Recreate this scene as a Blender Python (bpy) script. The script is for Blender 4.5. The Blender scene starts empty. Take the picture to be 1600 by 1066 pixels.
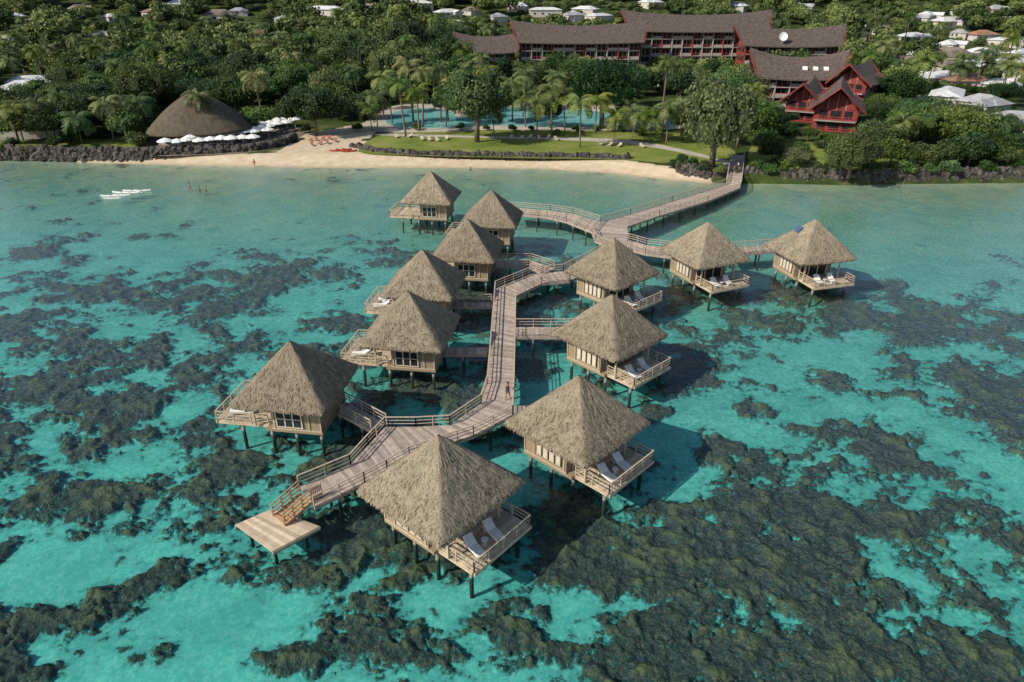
import bpy, math, random
import numpy as np
from mathutils import Vector, Matrix
random.seed(7); rng=np.random.default_rng(7)
scene=bpy.context.scene
col=scene.collection
# ---------------------------------------------------------------- survey: photo coordinates -> map positions
F=1067.0; P=math.radians(27.4); CH=34.0
cp,sp=math.cos(P),math.sin(P)
def G(u,v,h=1.5):
    a=(v-533)/F; t=(CH-h)/(sp+a*cp)
    return Vector(((u-800)/F*t, t*(cp-a*sp), h))
def proj(x,y,z):
    dz=z-CH
    zc=y*cp-dz*sp; yc=-(y*sp+dz*cp)
    return 800+F*x/zc, 533+F*yc/zc
def topz(base,v):
    a=(v-533)/F; t=base.y/(cp-a*sp)
    return CH-t*(sp+a*cp)
# ---------------------------------------------------------------- noise
def vnoise(x,y,seed=0):
    xi=np.floor(x).astype(np.int64); yi=np.floor(y).astype(np.int64)
    fx=x-xi; fy=y-yi; fx=fx*fx*(3-2*fx); fy=fy*fy*(3-2*fy)
    def h(a,b):
        k=(a*374761393+b*668265263+seed*974126177)&0xffffffff
        k=((k^(k>>13))*1274126177)&0xffffffff
        return ((k^(k>>16))&0xffffffff)/4294967296.0
    return (h(xi,yi)*(1-fx)+h(xi+1,yi)*fx)*(1-fy)+(h(xi,yi+1)*(1-fx)+h(xi+1,yi+1)*fx)*fy
def fbm(x,y,oc=5,seed=0,g=.5):
    s=np.zeros_like(x,dtype=float); a=1; n=0
    for i in range(oc):
        s+=a*vnoise(x,y,seed+i*17); n+=a; a*=g
        x,y=(x*.8-y*.6)*2.03+13.1,(x*.6+y*.8)*2.03+7.7
    return s/n
def sstep(a,b,x):
    t=np.clip((x-a)/(b-a),0,1); return t*t*(3-2*t)
# ---------------------------------------------------------------- materials
def mat(name):
    m=bpy.data.materials.new(name); m.use_nodes=True
    nt=m.node_tree; b=nt.nodes['Principled BSDF']; return m,nt,b
def mixc(nt,fac,a,b,bt='MIX'):
    n=nt.nodes.new('ShaderNodeMix'); n.data_type='RGBA'; n.blend_type=bt
    for i,s in ((0,fac),(6,a),(7,b)):
        if isinstance(s,(int,float)): n.inputs[i].default_value=s
        elif isinstance(s,tuple): n.inputs[i].default_value=(*s,1)
        else: nt.links.new(s,n.inputs[i])
    return n.outputs[2]
def mth(nt,op,a,b=None,c=None,clamp=False):
    n=nt.nodes.new('ShaderNodeMath'); n.operation=op; n.use_clamp=clamp
    for i,s in enumerate((a,b,c)):
        if s is None: continue
        if isinstance(s,(int,float)): n.inputs[i].default_value=s
        else: nt.links.new(s,n.inputs[i])
    return n.outputs[0]
def noise(nt,scale,detail=4,vec=None,rough=.5,stretch=None):
    n=nt.nodes.new('ShaderNodeTexNoise'); n.inputs['Scale'].default_value=scale; n.inputs['Detail'].default_value=detail; n.inputs['Roughness'].default_value=rough
    if vec is None:
        tc=nt.nodes.new('ShaderNodeTexCoord'); vec=tc.outputs['Object']
    if stretch:
        mp=nt.nodes.new('ShaderNodeMapping'); mp.inputs['Scale'].default_value=stretch; nt.links.new(vec,mp.inputs[0]); vec=mp.outputs[0]
    nt.links.new(vec,n.inputs['Vector']); return n.outputs['Fac']
def ramp(nt,fac,stops):
    r=nt.nodes.new('ShaderNodeValToRGB'); e=r.color_ramp.elements
    while len(e)<len(stops): e.new(.5)
    for i,(p,c) in enumerate(stops):
        e[i].position=p; e[i].color=(*c,1) if isinstance(c,tuple) else (c,c,c,1)
    nt.links.new(fac,r.inputs[0]); return r.outputs[0]
def attr(nt,n):
    a=nt.nodes.new('ShaderNodeAttribute'); a.attribute_name=n; return a.outputs['Fac']
def bump(nt,b,h,st=.5,d=.05):
    n=nt.nodes.new('ShaderNodeBump'); n.inputs['Strength'].default_value=st; n.inputs['Distance'].default_value=d
    nt.links.new(h,n.inputs['Height']); nt.links.new(n.outputs[0],b.inputs['Normal'])
def simple(name,c1,c2,scale=3,rough=.8,bs=0,tone=False,stretch=None,spec=.3,metal=0,dark_low=False):
    m,nt,b=mat(name)
    f=noise(nt,scale,3,stretch=stretch)
    f=ramp(nt,f,[(.3,0.0),(.7,1.0)])
    c=mixc(nt,f,c1,c2)
    if tone:
        t=attr(nt,'tone'); t=mth(nt,'MULTIPLY_ADD',t,.6,.7)
        v=nt.nodes.new('ShaderNodeHueSaturation'); nt.links.new(c,v.inputs['Color']); nt.links.new(t,v.inputs['Value']); c=v.outputs[0]
    if dark_low:
        ge=nt.nodes.new('ShaderNodeNewGeometry'); sx_=nt.nodes.new('ShaderNodeSeparateXYZ'); nt.links.new(ge.outputs['Position'],sx_.inputs[0])
        k=mth(nt,'MULTIPLY_ADD',mth(nt,'ADD',sx_.outputs[2],mth(nt,'MULTIPLY',f,.3)),-2.5,1.0,clamp=True)
        c=mixc(nt,k,c,(.028,.036,.026))  # darker under water, so the submerged lengths show less
    nt.links.new(c,b.inputs['Base Color']); b.inputs['Roughness'].default_value=rough
    b.inputs['Specular IOR Level'].default_value=spec; b.inputs['Metallic'].default_value=metal
    if bs: bump(nt,b,noise(nt,scale*4,3,stretch=stretch),bs,.05)
    return m
M={}
M['deck']=simple('weathered_boards',(.31,.25,.205),(.44,.365,.305),2,.85,.2,True)
M['deckpale']=simple('pale_boards',(.44,.35,.25),(.58,.47,.34),2,.85,.2,True)
M['rail']=simple('rail_timber',(.38,.30,.22),(.52,.42,.32),4,.8)
M['newwood']=simple('orange_timber',(.36,.21,.11),(.48,.30,.17),4,.7)
M['pile']=simple('weathered_pile',(.14,.14,.125),(.34,.34,.31),3,.85,dark_low=True)
M['wall']=simple('woven_wall',(.235,.175,.11),(.335,.255,.165),7,.9,.5,False,(1,1,6))
M['trim']=simple('trim_board',(.38,.31,.22),(.50,.41,.30),5,.8)
M['cream']=simple('cream_shutter',(.50,.43,.33),(.60,.53,.42),4,.7)
M['glass']=simple('dark_glass',(.012,.014,.017),(.03,.033,.038),.8,.08,0,False,None,.6)
M['white']=simple('white_paint',(.66,.66,.64),(.78,.78,.76),2,.5)
M['canvas']=simple('white_canvas',(.72,.71,.67),(.82,.81,.78),2,.8)
M['red']=simple('red_wall',(.16,.028,.022),(.27,.046,.036),.6,.7)
M['redrail']=simple('red_rail',(.26,.038,.03),(.36,.06,.045),.6,.6)
M['backwall']=simple('brown_wall',(.13,.045,.035),(.22,.075,.058),.6,.8)
M['balcony']=simple('balcony_concrete',(.26,.235,.21),(.42,.385,.345),.5,.8)
M['shingle']=simple('brown_shingle',(.055,.043,.037),(.14,.11,.094),1.2,.85,.6,False,(1,1,3))
M['housewall']=simple('house_wall',(.42,.39,.34),(.58,.54,.48),.5,.8)
M['roofwhite']=simple('roof_white',(.50,.50,.49),(.70,.70,.69),.4,.6)
M['roofgrey']=simple('roof_grey',(.25,.255,.26),(.40,.40,.40),.4,.6)
M['rooftile']=simple('roof_terracotta',(.22,.12,.08),(.34,.20,.14),.6,.8)
M['roofbrown']=simple('roof_brown',(.13,.105,.085),(.22,.18,.15),.6,.8)
M['basalt']=simple('basalt_rock',(.024,.021,.018),(.11,.098,.082),.9,.9,.5,True)
M['trunk']=simple('bark',(.11,.09,.065),(.22,.18,.13),3,.9,.4)
M['paving']=simple('pale_paving',(.36,.32,.26),(.49,.44,.37),.4,.85)
M['skin']=simple('skin',(.30,.15,.09),(.38,.20,.12),4,.6)
M['hair']=simple('hair',(.02,.015,.01),(.04,.03,.02),4,.6)
M['cloth']=simple('dark_cloth',(.03,.04,.08),(.05,.06,.11),4,.8)
M['orange']=simple('orange_plastic',(.5,.11,.02),(.6,.15,.03),4,.4)
M['redplastic']=simple('red_plastic',(.45,.05,.04),(.5,.08,.05),4,.4)
M['pink']=simple('faded_red_cushion',(.32,.10,.07),(.42,.16,.11),4,.8)
def thatch(name='thatch',k=1.0):
    m,nt,b=mat(name)
    t=attr(nt,'tone'); n1=noise(nt,1.1,4); n2=noise(nt,18,3,stretch=(1,1,.4)); n3=noise(nt,6,4)
    f=mth(nt,'ADD',mth(nt,'MULTIPLY',t,.34),mth(nt,'ADD',mth(nt,'MULTIPLY',n1,.26),mth(nt,'ADD',mth(nt,'MULTIPLY',n2,.22),mth(nt,'MULTIPLY',n3,.18))))
    c=ramp(nt,f,[(.30,(.11*k,.086*k,.058*k)),(.50,(.32*k,.264*k,.188*k)),(.74,(.54*k,.462*k,.345*k))])
    oi=nt.nodes.new('ShaderNodeObjectInfo')
    hs=nt.nodes.new('ShaderNodeHueSaturation'); nt.links.new(c,hs.inputs['Color'])
    nt.links.new(mth(nt,'MULTIPLY_ADD',oi.outputs['Random'],.25,.86),hs.inputs['Value'])
    nt.links.new(hs.outputs[0],b.inputs['Base Color']); b.inputs['Roughness'].default_value=.95; b.inputs['Specular IOR Level'].default_value=.1
    bump(nt,b,mth(nt,'ADD',n2,n3),1.0,.12)
    return m
M['thatch']=thatch(); M['thatchdark']=thatch('dark_thatch',.45)
def foliage(name,c1,c2,c3):
    m,nt,b=mat(name)
    t=attr(nt,'tone'); oi=nt.nodes.new('ShaderNodeObjectInfo')
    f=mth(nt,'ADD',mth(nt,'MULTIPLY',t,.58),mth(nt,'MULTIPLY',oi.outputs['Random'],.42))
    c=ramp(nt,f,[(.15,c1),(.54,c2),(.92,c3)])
    hs=nt.nodes.new('ShaderNodeHueSaturation'); nt.links.new(c,hs.inputs['Color'])
    r2=mth(nt,'FRACT',mth(nt,'MULTIPLY',oi.outputs['Random'],7.31))
    nt.links.new(mth(nt,'MULTIPLY_ADD',r2,-.065,.537),hs.inputs['Hue']); nt.links.new(mth(nt,'MULTIPLY_ADD',mth(nt,'FRACT',mth(nt,'MULTIPLY',r2,5.7)),.30,.80),hs.inputs['Saturation'])
    nt.links.new(hs.outputs[0],b.inputs['Base Color']); b.inputs['Roughness'].default_value=.6; b.inputs['Specular IOR Level'].default_value=.2
    tr=nt.nodes.new('ShaderNodeBsdfTranslucent'); nt.links.new(hs.outputs[0],tr.inputs[0])
    mx=nt.nodes.new('ShaderNodeMixShader'); mx.inputs[0].default_value=.2
    out=nt.nodes['Material Output']; nt.links.new(b.outputs[0],mx.inputs[1]); nt.links.new(tr.outputs[0],mx.inputs[2]); nt.links.new(mx.outputs[0],out.inputs[0])
    return m
M['leaf']=foliage('broad_leaves',(.012,.027,.008),(.055,.105,.022),(.20,.265,.060))
M['olive']=foliage('olive_leaves',(.05,.062,.024),(.12,.145,.052),(.21,.23,.10))
M['palm']=foliage('palm_fronds',(.035,.06,.014),(.10,.15,.032),(.27,.29,.085))
def grass():
    m,nt,b=mat('lawn')
    n1=noise(nt,.12,4); n2=noise(nt,2.5,4)
    c=ramp(nt,mth(nt,'ADD',mth(nt,'MULTIPLY',n1,.6),mth(nt,'MULTIPLY',n2,.4)),[(.3,(.08,.12,.022)),(.5,(.16,.20,.04)),(.68,(.28,.26,.09))])
    nt.links.new(c,b.inputs['Base Color']); b.inputs['Roughness'].default_value=.95; b.inputs['Specular IOR Level'].default_value=.1
    bump(nt,b,noise(nt,6,3),.6,.1); return m
M['grass']=grass()
def poolw():
    m,nt,b=mat('pool_water')
    c=ramp(nt,noise(nt,.12,3),[(.3,(.14,.44,.44)),(.7,(.26,.56,.54))])
    nt.links.new(c,b.inputs['Base Color']); b.inputs['Roughness'].default_value=.08
    bump(nt,b,noise(nt,2,3),.15,.05); return m
M['pool']=poolw()
# ---------------------------------------------------------------- mesh builder
class MB:
    def __init__(s): s.v=[];s.f=[];s.t=[];s.m=[]
    def add(s,vs,fs,t=.5,m=0):
        o=len(s.v); s.v+= [tuple(x) for x in vs]
        for f in fs: s.f.append(tuple(i+o for i in f)); s.t.append(t); s.m.append(m)
    def hexa(s,p,t=.5,m=0): # 8 pts: bottom4, top4
        s.add(p,[(3,2,1,0),(4,5,6,7),(0,1,5,4),(1,2,6,5),(2,3,7,6),(3,0,4,7)],t,m)
    def box(s,x0,x1,y0,y1,z0,z1,t=.5,m=0):
        s.hexa([(x0,y0,z0),(x1,y0,z0),(x1,y1,z0),(x0,y1,z0),(x0,y0,z1),(x1,y0,z1),(x1,y1,z1),(x0,y1,z1)],t,m)
    def beam(s,a,b,w,h,t=.5,m=0):
        a=Vector(a);b=Vector(b);d=(b-a)
        if d.length<1e-5:return
        d.normalize(); up=Vector((0,0,1)) if abs(d.z)<.95 else Vector((1,0,0))
        r=d.cross(up).normalized()*w/2; u=r.cross(d).normalized()*h/2
        s.hexa([a-r-u,a+r-u,b+r-u,b-r-u,a-r+u,a+r+u,b+r+u,b-r+u],t,m)
    def tube(s,pts,rad,n=8,t=.5,m=0):
        rings=[]
        for i,p in enumerate(pts):
            p=Vector(p); d=(Vector(pts[min(i+1,len(pts)-1)])-Vector(pts[max(i-1,0)])).normalized()
            up=Vector((0,0,1)) if abs(d.z)<.9 else Vector((1,0,0))
            r=d.cross(up).normalized(); u=r.cross(d)
            rings.append([p+(r*math.cos(k*2*math.pi/n)+u*math.sin(k*2*math.pi/n))*rad[i] for k in range(n)])
        vs=[q for R in rings for q in R]; fs=[]
        for i in range(len(pts)-1):
            for k in range(n): fs.append((i*n+k,i*n+(k+1)%n,(i+1)*n+(k+1)%n,(i+1)*n+k))
        fs.append(tuple(range(n))[::-1]); fs.append(tuple((len(pts)-1)*n+k for k in range(n)))
        s.add(vs,fs,t,m)
    def mesh(s,name,mats,smooth=False):
        me=bpy.data.meshes.new(name); me.from_pydata(s.v,[],s.f)
        if not isinstance(mats,(list,tuple)): mats=[mats]
        for q in mats: me.materials.append(q)
        a=me.attributes.new('tone','FLOAT','FACE'); a.data.foreach_set('value',np.array(s.t,dtype=np.float32))
        me.polygons.foreach_set('material_index',s.m)
        if smooth: me.polygons.foreach_set('use_smooth',[True]*len(s.f))
        me.update(); return me
def npmesh(name,V,Q,mt,tone=None,smooth=False):
    me=bpy.data.meshes.new(name); k=Q.shape[1]
    me.vertices.add(len(V)); me.vertices.foreach_set('co',V.astype(np.float32).ravel())
    me.loops.add(Q.size); me.loops.foreach_set('vertex_index',Q.astype(np.int32).ravel())
    me.polygons.add(len(Q)); me.polygons.foreach_set('loop_start',np.arange(0,Q.size,k,dtype=np.int32))
    me.update(calc_edges=True)
    me.materials.append(mt)
    if tone is not None:
        a=me.attributes.new('tone','FLOAT','FACE'); a.data.foreach_set('value',tone.astype(np.float32))
    if smooth: me.polygons.foreach_set('use_smooth',np.ones(len(Q),dtype=bool))
    return me
def thing(name,loc,rot=0,label='',cat='',group=None,scale=1):
    o=bpy.data.objects.new(name,None); o.empty_display_size=.5
    o.location=loc; o.rotation_euler=(0,0,rot); o.scale=(scale,)*3 if not isinstance(scale,tuple) else scale
    col.objects.link(o); o['label']=label; o['category']=cat
    if group:o['group']=group
    return o
def part(name,me,par,loc=(0,0,0),rot=(0,0,0),scale=(1,1,1)):
    o=bpy.data.objects.new(name,me); o.parent=par; o.location=loc; o.rotation_euler=rot; o.scale=scale
    col.objects.link(o); return o
def solo(name,me,loc=(0,0,0),kind=None,label=None,cat=None,group=None,rot=0):
    o=bpy.data.objects.new(name,me); o.location=loc; o.rotation_euler=(0,0,rot); col.objects.link(o)
    if kind:o['kind']=kind
    if label:o['label']=label
    if cat:o['category']=cat
    if group:o['group']=group
    return o
# ---------------------------------------------------------------- terrain
shp=[G(u,v,0) for u,v in [(-500,236),(-300,243),(0,250),(100,253),(200,256),(300,259),(380,261),(500,263),(700,263),(850,265),(950,271),(1040,281),(1100,286),(1160,287),(1250,288),(1330,290),(1400,288),(1600,286),(1900,283),(2200,280)]]
sx=np.array([p.x for p in shp]); sy=np.array([p.y for p in shp])
def shore(x): return np.interp(x,sx,sy)
def rampw(x): return np.interp(x,[-120,-90,-75,-60,-48,-20,22,36,46,150],[1.5,2.0,4,5.5,8,8,8,5,1.4,1.4])
def zland(x,y):
    d=y-shore(x)
    z=np.where(d<0,np.maximum(-1.9,d*.06-0.02),1.5*sstep(0,1,d/rampw(x)))
    hill=0.125*np.logaddexp(0,(y-372)/18)*18
    hill+=sstep(400,600,y)*8*sstep(.3,.8,fbm(x/160,y/160,3,5))
    return z+hill
def land_z(x,y): return float(zland(np.array([x]),np.array([y]))[0])
def Gt(u,v):
    a=(v-533)/F; d=Vector(((u-800)/F,cp-a*sp,-(sp+a*cp))); t=120.0
    while t<900:
        p=Vector((0,0,CH))+d*t
        if p.z<=land_z(p.x,p.y): return p
        t+=1.5
    return None
FL=1.0; AP,EV,HF=8.0,3.85,4.15
bung=[('R',685,680,-40),('R',905,587,-44),('R',957,460,-47),('R',960,372,-48),('R',1107,347,-66),('R',1275,343,-75),
('L',452,533,172),('L',637,455,172),('L',660,390,172),('L',730,342,172),('L',768,297,172),('L',672,267,172)]
# seabed
K,R=1000,900
kk=np.linspace(-1.12,1.12,K)
ysh=np.full(K,150.0)
for _ in range(12): ysh=shore(kk*(ysh+22))
rr=np.linspace(0,1,R)[:,None]
Y=8+(ysh[None,:]-8)*(rr*.42+.58*rr**2.0)
X=kk[None,:]*(Y+22)
ndir=fbm(X/4.6,Y/3.9,6,3,.70)
nl=fbm(X/17,Y/13,3,41)
bias=np.zeros_like(X)
blobs=[(1150,900,11,7,.20),(1000,1000,7,5,.20),(950,860,5,4,.18),(1500,930,8,6,.15),(1300,780,7,4,.14),(880,800,5,4,.14),(1420,1020,7,4,.14),
(100,650,11,9,.17),(200,580,13,8,.15),(100,500,18,9,.16),(330,430,18,8,.14),(60,800,4,2,.18),(240,930,2.4,2.2,.42),(225,1015,2.2,1.4,.42),(240,880,2,.9,.32),(370,903,1.3,.7,.40),(550,1000,3.2,2.2,.32),(430,1030,1.2,.9,.3),(130,765,2,1.0,.25),(60,975,2,1.1,.30),(620,950,1.8,1.0,.22),(520,800,3,2,.18),(720,960,1.8,1.2,.18),(800,1040,1.6,.9,.15),(40,1050,3,1.2,.22),  # one small blob here is a bungalow's dark shadow painted as coral
(640,600,6,5,.12),(750,450,10,7,.15),(820,560,6,6,.15),(1100,560,8,6,.10),(1450,560,14,6,.15),(1500,640,14,5,.15),(1290,480,10,5,.15),(1380,700,9,4,.14),(330,740,3,2,.13),(1080,700,4,3,.1),(480,890,2.5,1.5,.15),(560,470,8,6,.08),(1400,470,8,4,.08),
(300,800,6,4,-.22),(110,870,4,3,-.24),(340,960,2.8,4,-.24),(770,930,4,3,-.12),(700,1040,4,2,-.14),(1200,830,3,1.6,-.12),(1170,640,6,3,-.14),(1290,560,6,3,-.10),(1250,400,15,6,-.15),(1560,430,18,7,-.14),(400,350,40,10,-.18),(800,330,30,12,-.3),(1500,340,40,14,-.30),(330,690,4,2,-.12),(1580,800,4,5,-.1),(450,940,2.5,4,-.14),(600,890,3,1.5,-.18),(20,930,3,4,-.24),(1060,640,4,3,-.10),(1370,880,2,2,-.12),(150,1040,2,3,-.2)]
for u,v,a,b,w in blobs:
    c=G(u,v,-1.7); bias+=w*np.exp(-(((X-c.x)/a)**2+((Y-c.y)/b)**2)*.8)
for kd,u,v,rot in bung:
    c=G(u,v,AP); bias+=.14*np.exp(-(((X-c.x-1.5)/6)**2+((Y-c.y)/5)**2)*.8)  # added dark coral: hides piles, puts soft shade under bungalows into the colour
dsh=ysh[None,:]-Y
bias=np.minimum(bias,.22)
bias-=.30*sstep(60,15,dsh)
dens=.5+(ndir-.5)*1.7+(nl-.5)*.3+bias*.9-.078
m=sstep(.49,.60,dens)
lump=fbm(X/.95,Y/.95,4,77); lump2=fbm(X/.35,Y/.35,2,99)
Z=zland(X,Y)+m*(.08+.85*np.clip(lump-.3,0,1)+.20*lump2)*sstep(0,25,dsh)+.08*(fbm(X/3,Y/3,3,8)-.5)*sstep(0,10,dsh)
V=np.stack([X,Y,np.minimum(Z,-.25*sstep(0,6,dsh)+.02)],-1).reshape(-1,3)
ii=np.arange(R*K).reshape(R,K)
Q=np.stack([ii[:-1,:-1],ii[:-1,1:],ii[1:,1:],ii[1:,:-1]],-1).reshape(-1,4)
def seabed_mat():
    m_,nt,b=mat('seabed')
    d=attr(nt,'reef_and_shade'); s=attr(nt,'toshore'); tall=attr(nt,'lump')
    f1=noise(nt,1.5,5,rough=.72)
    dd=mth(nt,'ADD',d,mth(nt,'MULTIPLY',mth(nt,'SUBTRACT',f1,.5),.75))
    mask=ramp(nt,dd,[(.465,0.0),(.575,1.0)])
    soft=ramp(nt,dd,[(.26,0.0),(.51,1.0)])
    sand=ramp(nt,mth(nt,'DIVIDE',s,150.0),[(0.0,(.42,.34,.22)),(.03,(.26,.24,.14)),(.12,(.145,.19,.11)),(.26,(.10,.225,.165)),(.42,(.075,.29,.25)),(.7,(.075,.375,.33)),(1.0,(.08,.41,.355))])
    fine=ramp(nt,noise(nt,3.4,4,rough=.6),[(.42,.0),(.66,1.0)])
    sand=mixc(nt,mth(nt,'MULTIPLY',fine,.45),sand,(.24,.60,.52),'MIX')  # sand colour variation; its bright speckle also stands in for caustic light
    sand=mixc(nt,mth(nt,'MULTIPLY',ramp(nt,noise(nt,.22,4,rough=.6),[(.42,0.0),(.62,1.0)]),.34),sand,(.035,.18,.175))
    sand=mixc(nt,mth(nt,'MULTIPLY',soft,.52),sand,(.028,.14,.135))
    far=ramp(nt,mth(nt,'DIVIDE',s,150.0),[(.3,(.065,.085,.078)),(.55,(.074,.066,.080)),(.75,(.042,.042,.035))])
    cr=mixc(nt,ramp(nt,noise(nt,2.6,4,rough=.7),[(.44,0.0),(.66,.9)]),far,(.14,.11,.06))
    cr=mixc(nt,ramp(nt,noise(nt,5,3,rough=.7),[(.42,0.0),(.60,.8)]),cr,(.010,.020,.020))
    cr=mixc(nt,ramp(nt,tall,[(.52,0.0),(.78,.6)]),cr,(.15,.145,.05))
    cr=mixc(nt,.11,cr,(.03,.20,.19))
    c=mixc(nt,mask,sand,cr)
    nt.links.new(c,b.inputs['Base Color']); b.inputs['Roughness'].default_value=1; b.inputs['Specular IOR Level'].default_value=0
    bump(nt,b,mth(nt,'MULTIPLY',noise(nt,4,3,rough=.7),mth(nt,'ADD',mask,.12)),.85,.25)
    return m_
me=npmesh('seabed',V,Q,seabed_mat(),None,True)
for nme,arr in (('reef_and_shade',dens),('toshore',dsh),('lump',lump)):
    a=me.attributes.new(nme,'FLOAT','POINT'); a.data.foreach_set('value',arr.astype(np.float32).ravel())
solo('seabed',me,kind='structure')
mb=MB(); mb.add([(-900,-150,-2.6),(900,-150,-2.6),(900,100,-2.6),(-900,100,-2.6)],[(0,1,2,3)])
solo('deep_seabed',mb.mesh('deep_seabed',simple('deep_sand',(.03,.2,.2),(.06,.33,.31),.1,1,0,False,None,0)),kind='structure')
# water: clear surface, Schlick reflectance computed from the wave normal (same from both sides)
def water_mat():
    m_=bpy.data.materials.new('lagoon_water'); m_.use_nodes=True; nt=m_.node_tree; nt.nodes.clear()
    out=nt.nodes.new('ShaderNodeOutputMaterial'); mx=nt.nodes.new('ShaderNodeMixShader')
    tr=nt.nodes.new('ShaderNodeBsdfTransparent'); tr.inputs[0].default_value=(.88,.98,.975,1)
    gl=nt.nodes.new('ShaderNodeBsdfGlossy'); gl.inputs['Roughness'].default_value=.06; gl.inputs['Color'].default_value=(.95,.95,.95,1)
    h=mth(nt,'ADD',noise(nt,2.0,4,stretch=(1,1.5,1)),mth(nt,'MULTIPLY',noise(nt,.35,2),1.8))
    bp=nt.nodes.new('ShaderNodeBump'); bp.inputs['Strength'].default_value=.58; bp.inputs['Distance'].default_value=.11
    nt.links.new(h,bp.inputs['Height']); nt.links.new(bp.outputs[0],gl.inputs['Normal'])
    ge=nt.nodes.new('ShaderNodeNewGeometry'); dt=nt.nodes.new('ShaderNodeVectorMath'); dt.operation='DOT_PRODUCT'
    nt.links.new(ge.outputs['Incoming'],dt.inputs[0]); nt.links.new(bp.outputs[0],dt.inputs[1])
    c=mth(nt,'SUBTRACT',1.0,mth(nt,'ABSOLUTE',dt.outputs['Value']),clamp=True)
    fr=mth(nt,'MULTIPLY_ADD',mth(nt,'POWER',c,5.0),.98,.02,clamp=True)
    nt.links.new(fr,mx.inputs[0]); nt.links.new(tr.outputs[0],mx.inputs[1]); nt.links.new(gl.outputs[0],mx.inputs[2]); nt.links.new(mx.outputs[0],out.inputs[0])
    return m_
mb=MB(); mb.add([(-900,-150,0),(900,-150,0),(900,170,0),(-900,170,0)],[(0,1,2,3)])
solo('water',mb.mesh('water',water_mat()),kind='structure')
# land
lx=np.arange(-560,600,1.6); ld=np.concatenate([np.arange(-.05,40,.7),np.arange(40,110,1.6),np.arange(110,760,6)])
LX=np.tile(lx,(len(ld),1)); LY=shore(LX)+ld[:,None]; LZ=zland(LX,LY)
sandpoly=[(430,262),(430,240),(465,225),(470,212),(520,205),(585,192),(600,200),(570,222),(562,240),(700,250),(980,256),(1060,268),(1110,290),(700,270)]
sp_=[G(u,v,1.0) for u,v in sandpoly]
def inpoly(px,py,poly):
    c=np.zeros(px.shape,bool); n=len(poly)
    for i in range(n):
        x1,y1=poly[i][0],poly[i][1]; x2,y2=poly[i-1][0],poly[i-1][1]
        t=((y1>py)!=(y2>py))&(px<(x2-x1)*(py-y1)/((y2-y1)+1e-12)+x1); c^=t
    return c
sand=inpoly(LX,LY,sp_).astype(float)
wet=np.exp(-((LY-shore(LX))/1.3)**2)
beachall=((LY-shore(LX))<rampw(LX)).astype(float)*(LX>-95)*(LX<40)
sand=np.maximum(sand,beachall)
V=np.stack([LX,LY,LZ],-1).reshape(-1,3); ii=np.arange(LX.size).reshape(LX.shape)
Q=np.stack([ii[:-1,:-1],ii[:-1,1:],ii[1:,1:],ii[1:,:-1]],-1).reshape(-1,4)
def land_mat():
    m_,nt,b=mat('land')
    s=attr(nt,'sand'); w=attr(nt,'wet')
    veg=ramp(nt,noise(nt,.15,5,rough=.65),[(.35,(.020,.035,.010)),(.55,(.05,.075,.02)),(.72,(.14,.13,.06))])
    sd=ramp(nt,noise(nt,.6,4),[(.3,(.48,.38,.26)),(.7,(.62,.51,.37))])
    sd=mixc(nt,mth(nt,'MULTIPLY',w,.55),sd,(.30,.24,.14))
    f=ramp(nt,mth(nt,'ADD',s,mth(nt,'MULTIPLY',mth(nt,'SUBTRACT',noise(nt,.8,4),.5),.5)),[(.4,0.0),(.6,1.0)])
    nt.links.new(mixc(nt,f,veg,sd),b.inputs['Base Color']); b.inputs['Roughness'].default_value=.95; b.inputs['Specular IOR Level'].default_value=.1
    bump(nt,b,noise(nt,2,4),.5,.15); return m_
me=npmesh('ground',V,Q,land_mat(),None,True)
for nme,arr in (('sand',sand),('wet',wet)):
    a=me.attributes.new(nme,'FLOAT','POINT'); a.data.foreach_set('value',arr.astype(np.float32).ravel())
solo('ground',me,kind='structure')
def sheet(name,pts,z,mt,sub=6):
    ps=[G(u,v,1.5) for u,v in pts]; n=len(ps); out=[]
    for i in range(n):
        p0,p1,p2,p3=ps[i-1],ps[i],ps[(i+1)%n],ps[(i+2)%n]
        for k in range(sub):
            t=k/sub; out.append(.5*((2*p1)+(p2-p0)*t+(2*p0-5*p1+4*p2-p3)*t*t+(3*p1-p0-3*p2+p3)*t**3))
    me=bpy.data.meshes.new(name); me.from_pydata([(p.x,p.y,z) for p in out],[],[tuple(range(len(out)))]); me.materials.append(mt)
    return solo(name,me,kind='structure')
sheet('lawn',[(562,237),(600,210),(700,203),(900,204),(1060,208),(1130,225),(1150,252),(1060,256),(970,250),(800,247),(640,243)],1.504,M['grass'])
sheet('lawn',[(-40,236),(-20,222),(120,218),(240,222),(250,238),(140,240),(40,239)],1.504,M['grass'])
sheet('lawn',[(1175,262),(1185,222),(1290,218),(1330,236),(1400,250),(1400,266),(1250,268)],1.504,M['grass'])
sheet('paving',[(565,200),(595,174),(640,163),(800,161),(960,165),(1075,172),(1080,198),(960,204),(780,203),(680,206),(610,207)],1.508,M['paving'])
sheet('pool_water',[(604,192),(618,175),(660,169),(700,174),(720,184),(750,180),(770,170),(830,168),(940,175),(960,190),(940,197),(860,199),(790,196),(720,199),(640,200)],1.515,M['pool'])
sheet('pool_water',[(985,186),(1010,180),(1055,182),(1060,194),(1020,199),(990,197)],1.515,M['pool'])
sheet('path',[(600,209),(760,213),(980,219),(1140,252),(1160,262),(1135,262),(1110,249),(970,224),(760,216),(600,212)],1.512,M['paving'])
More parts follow.
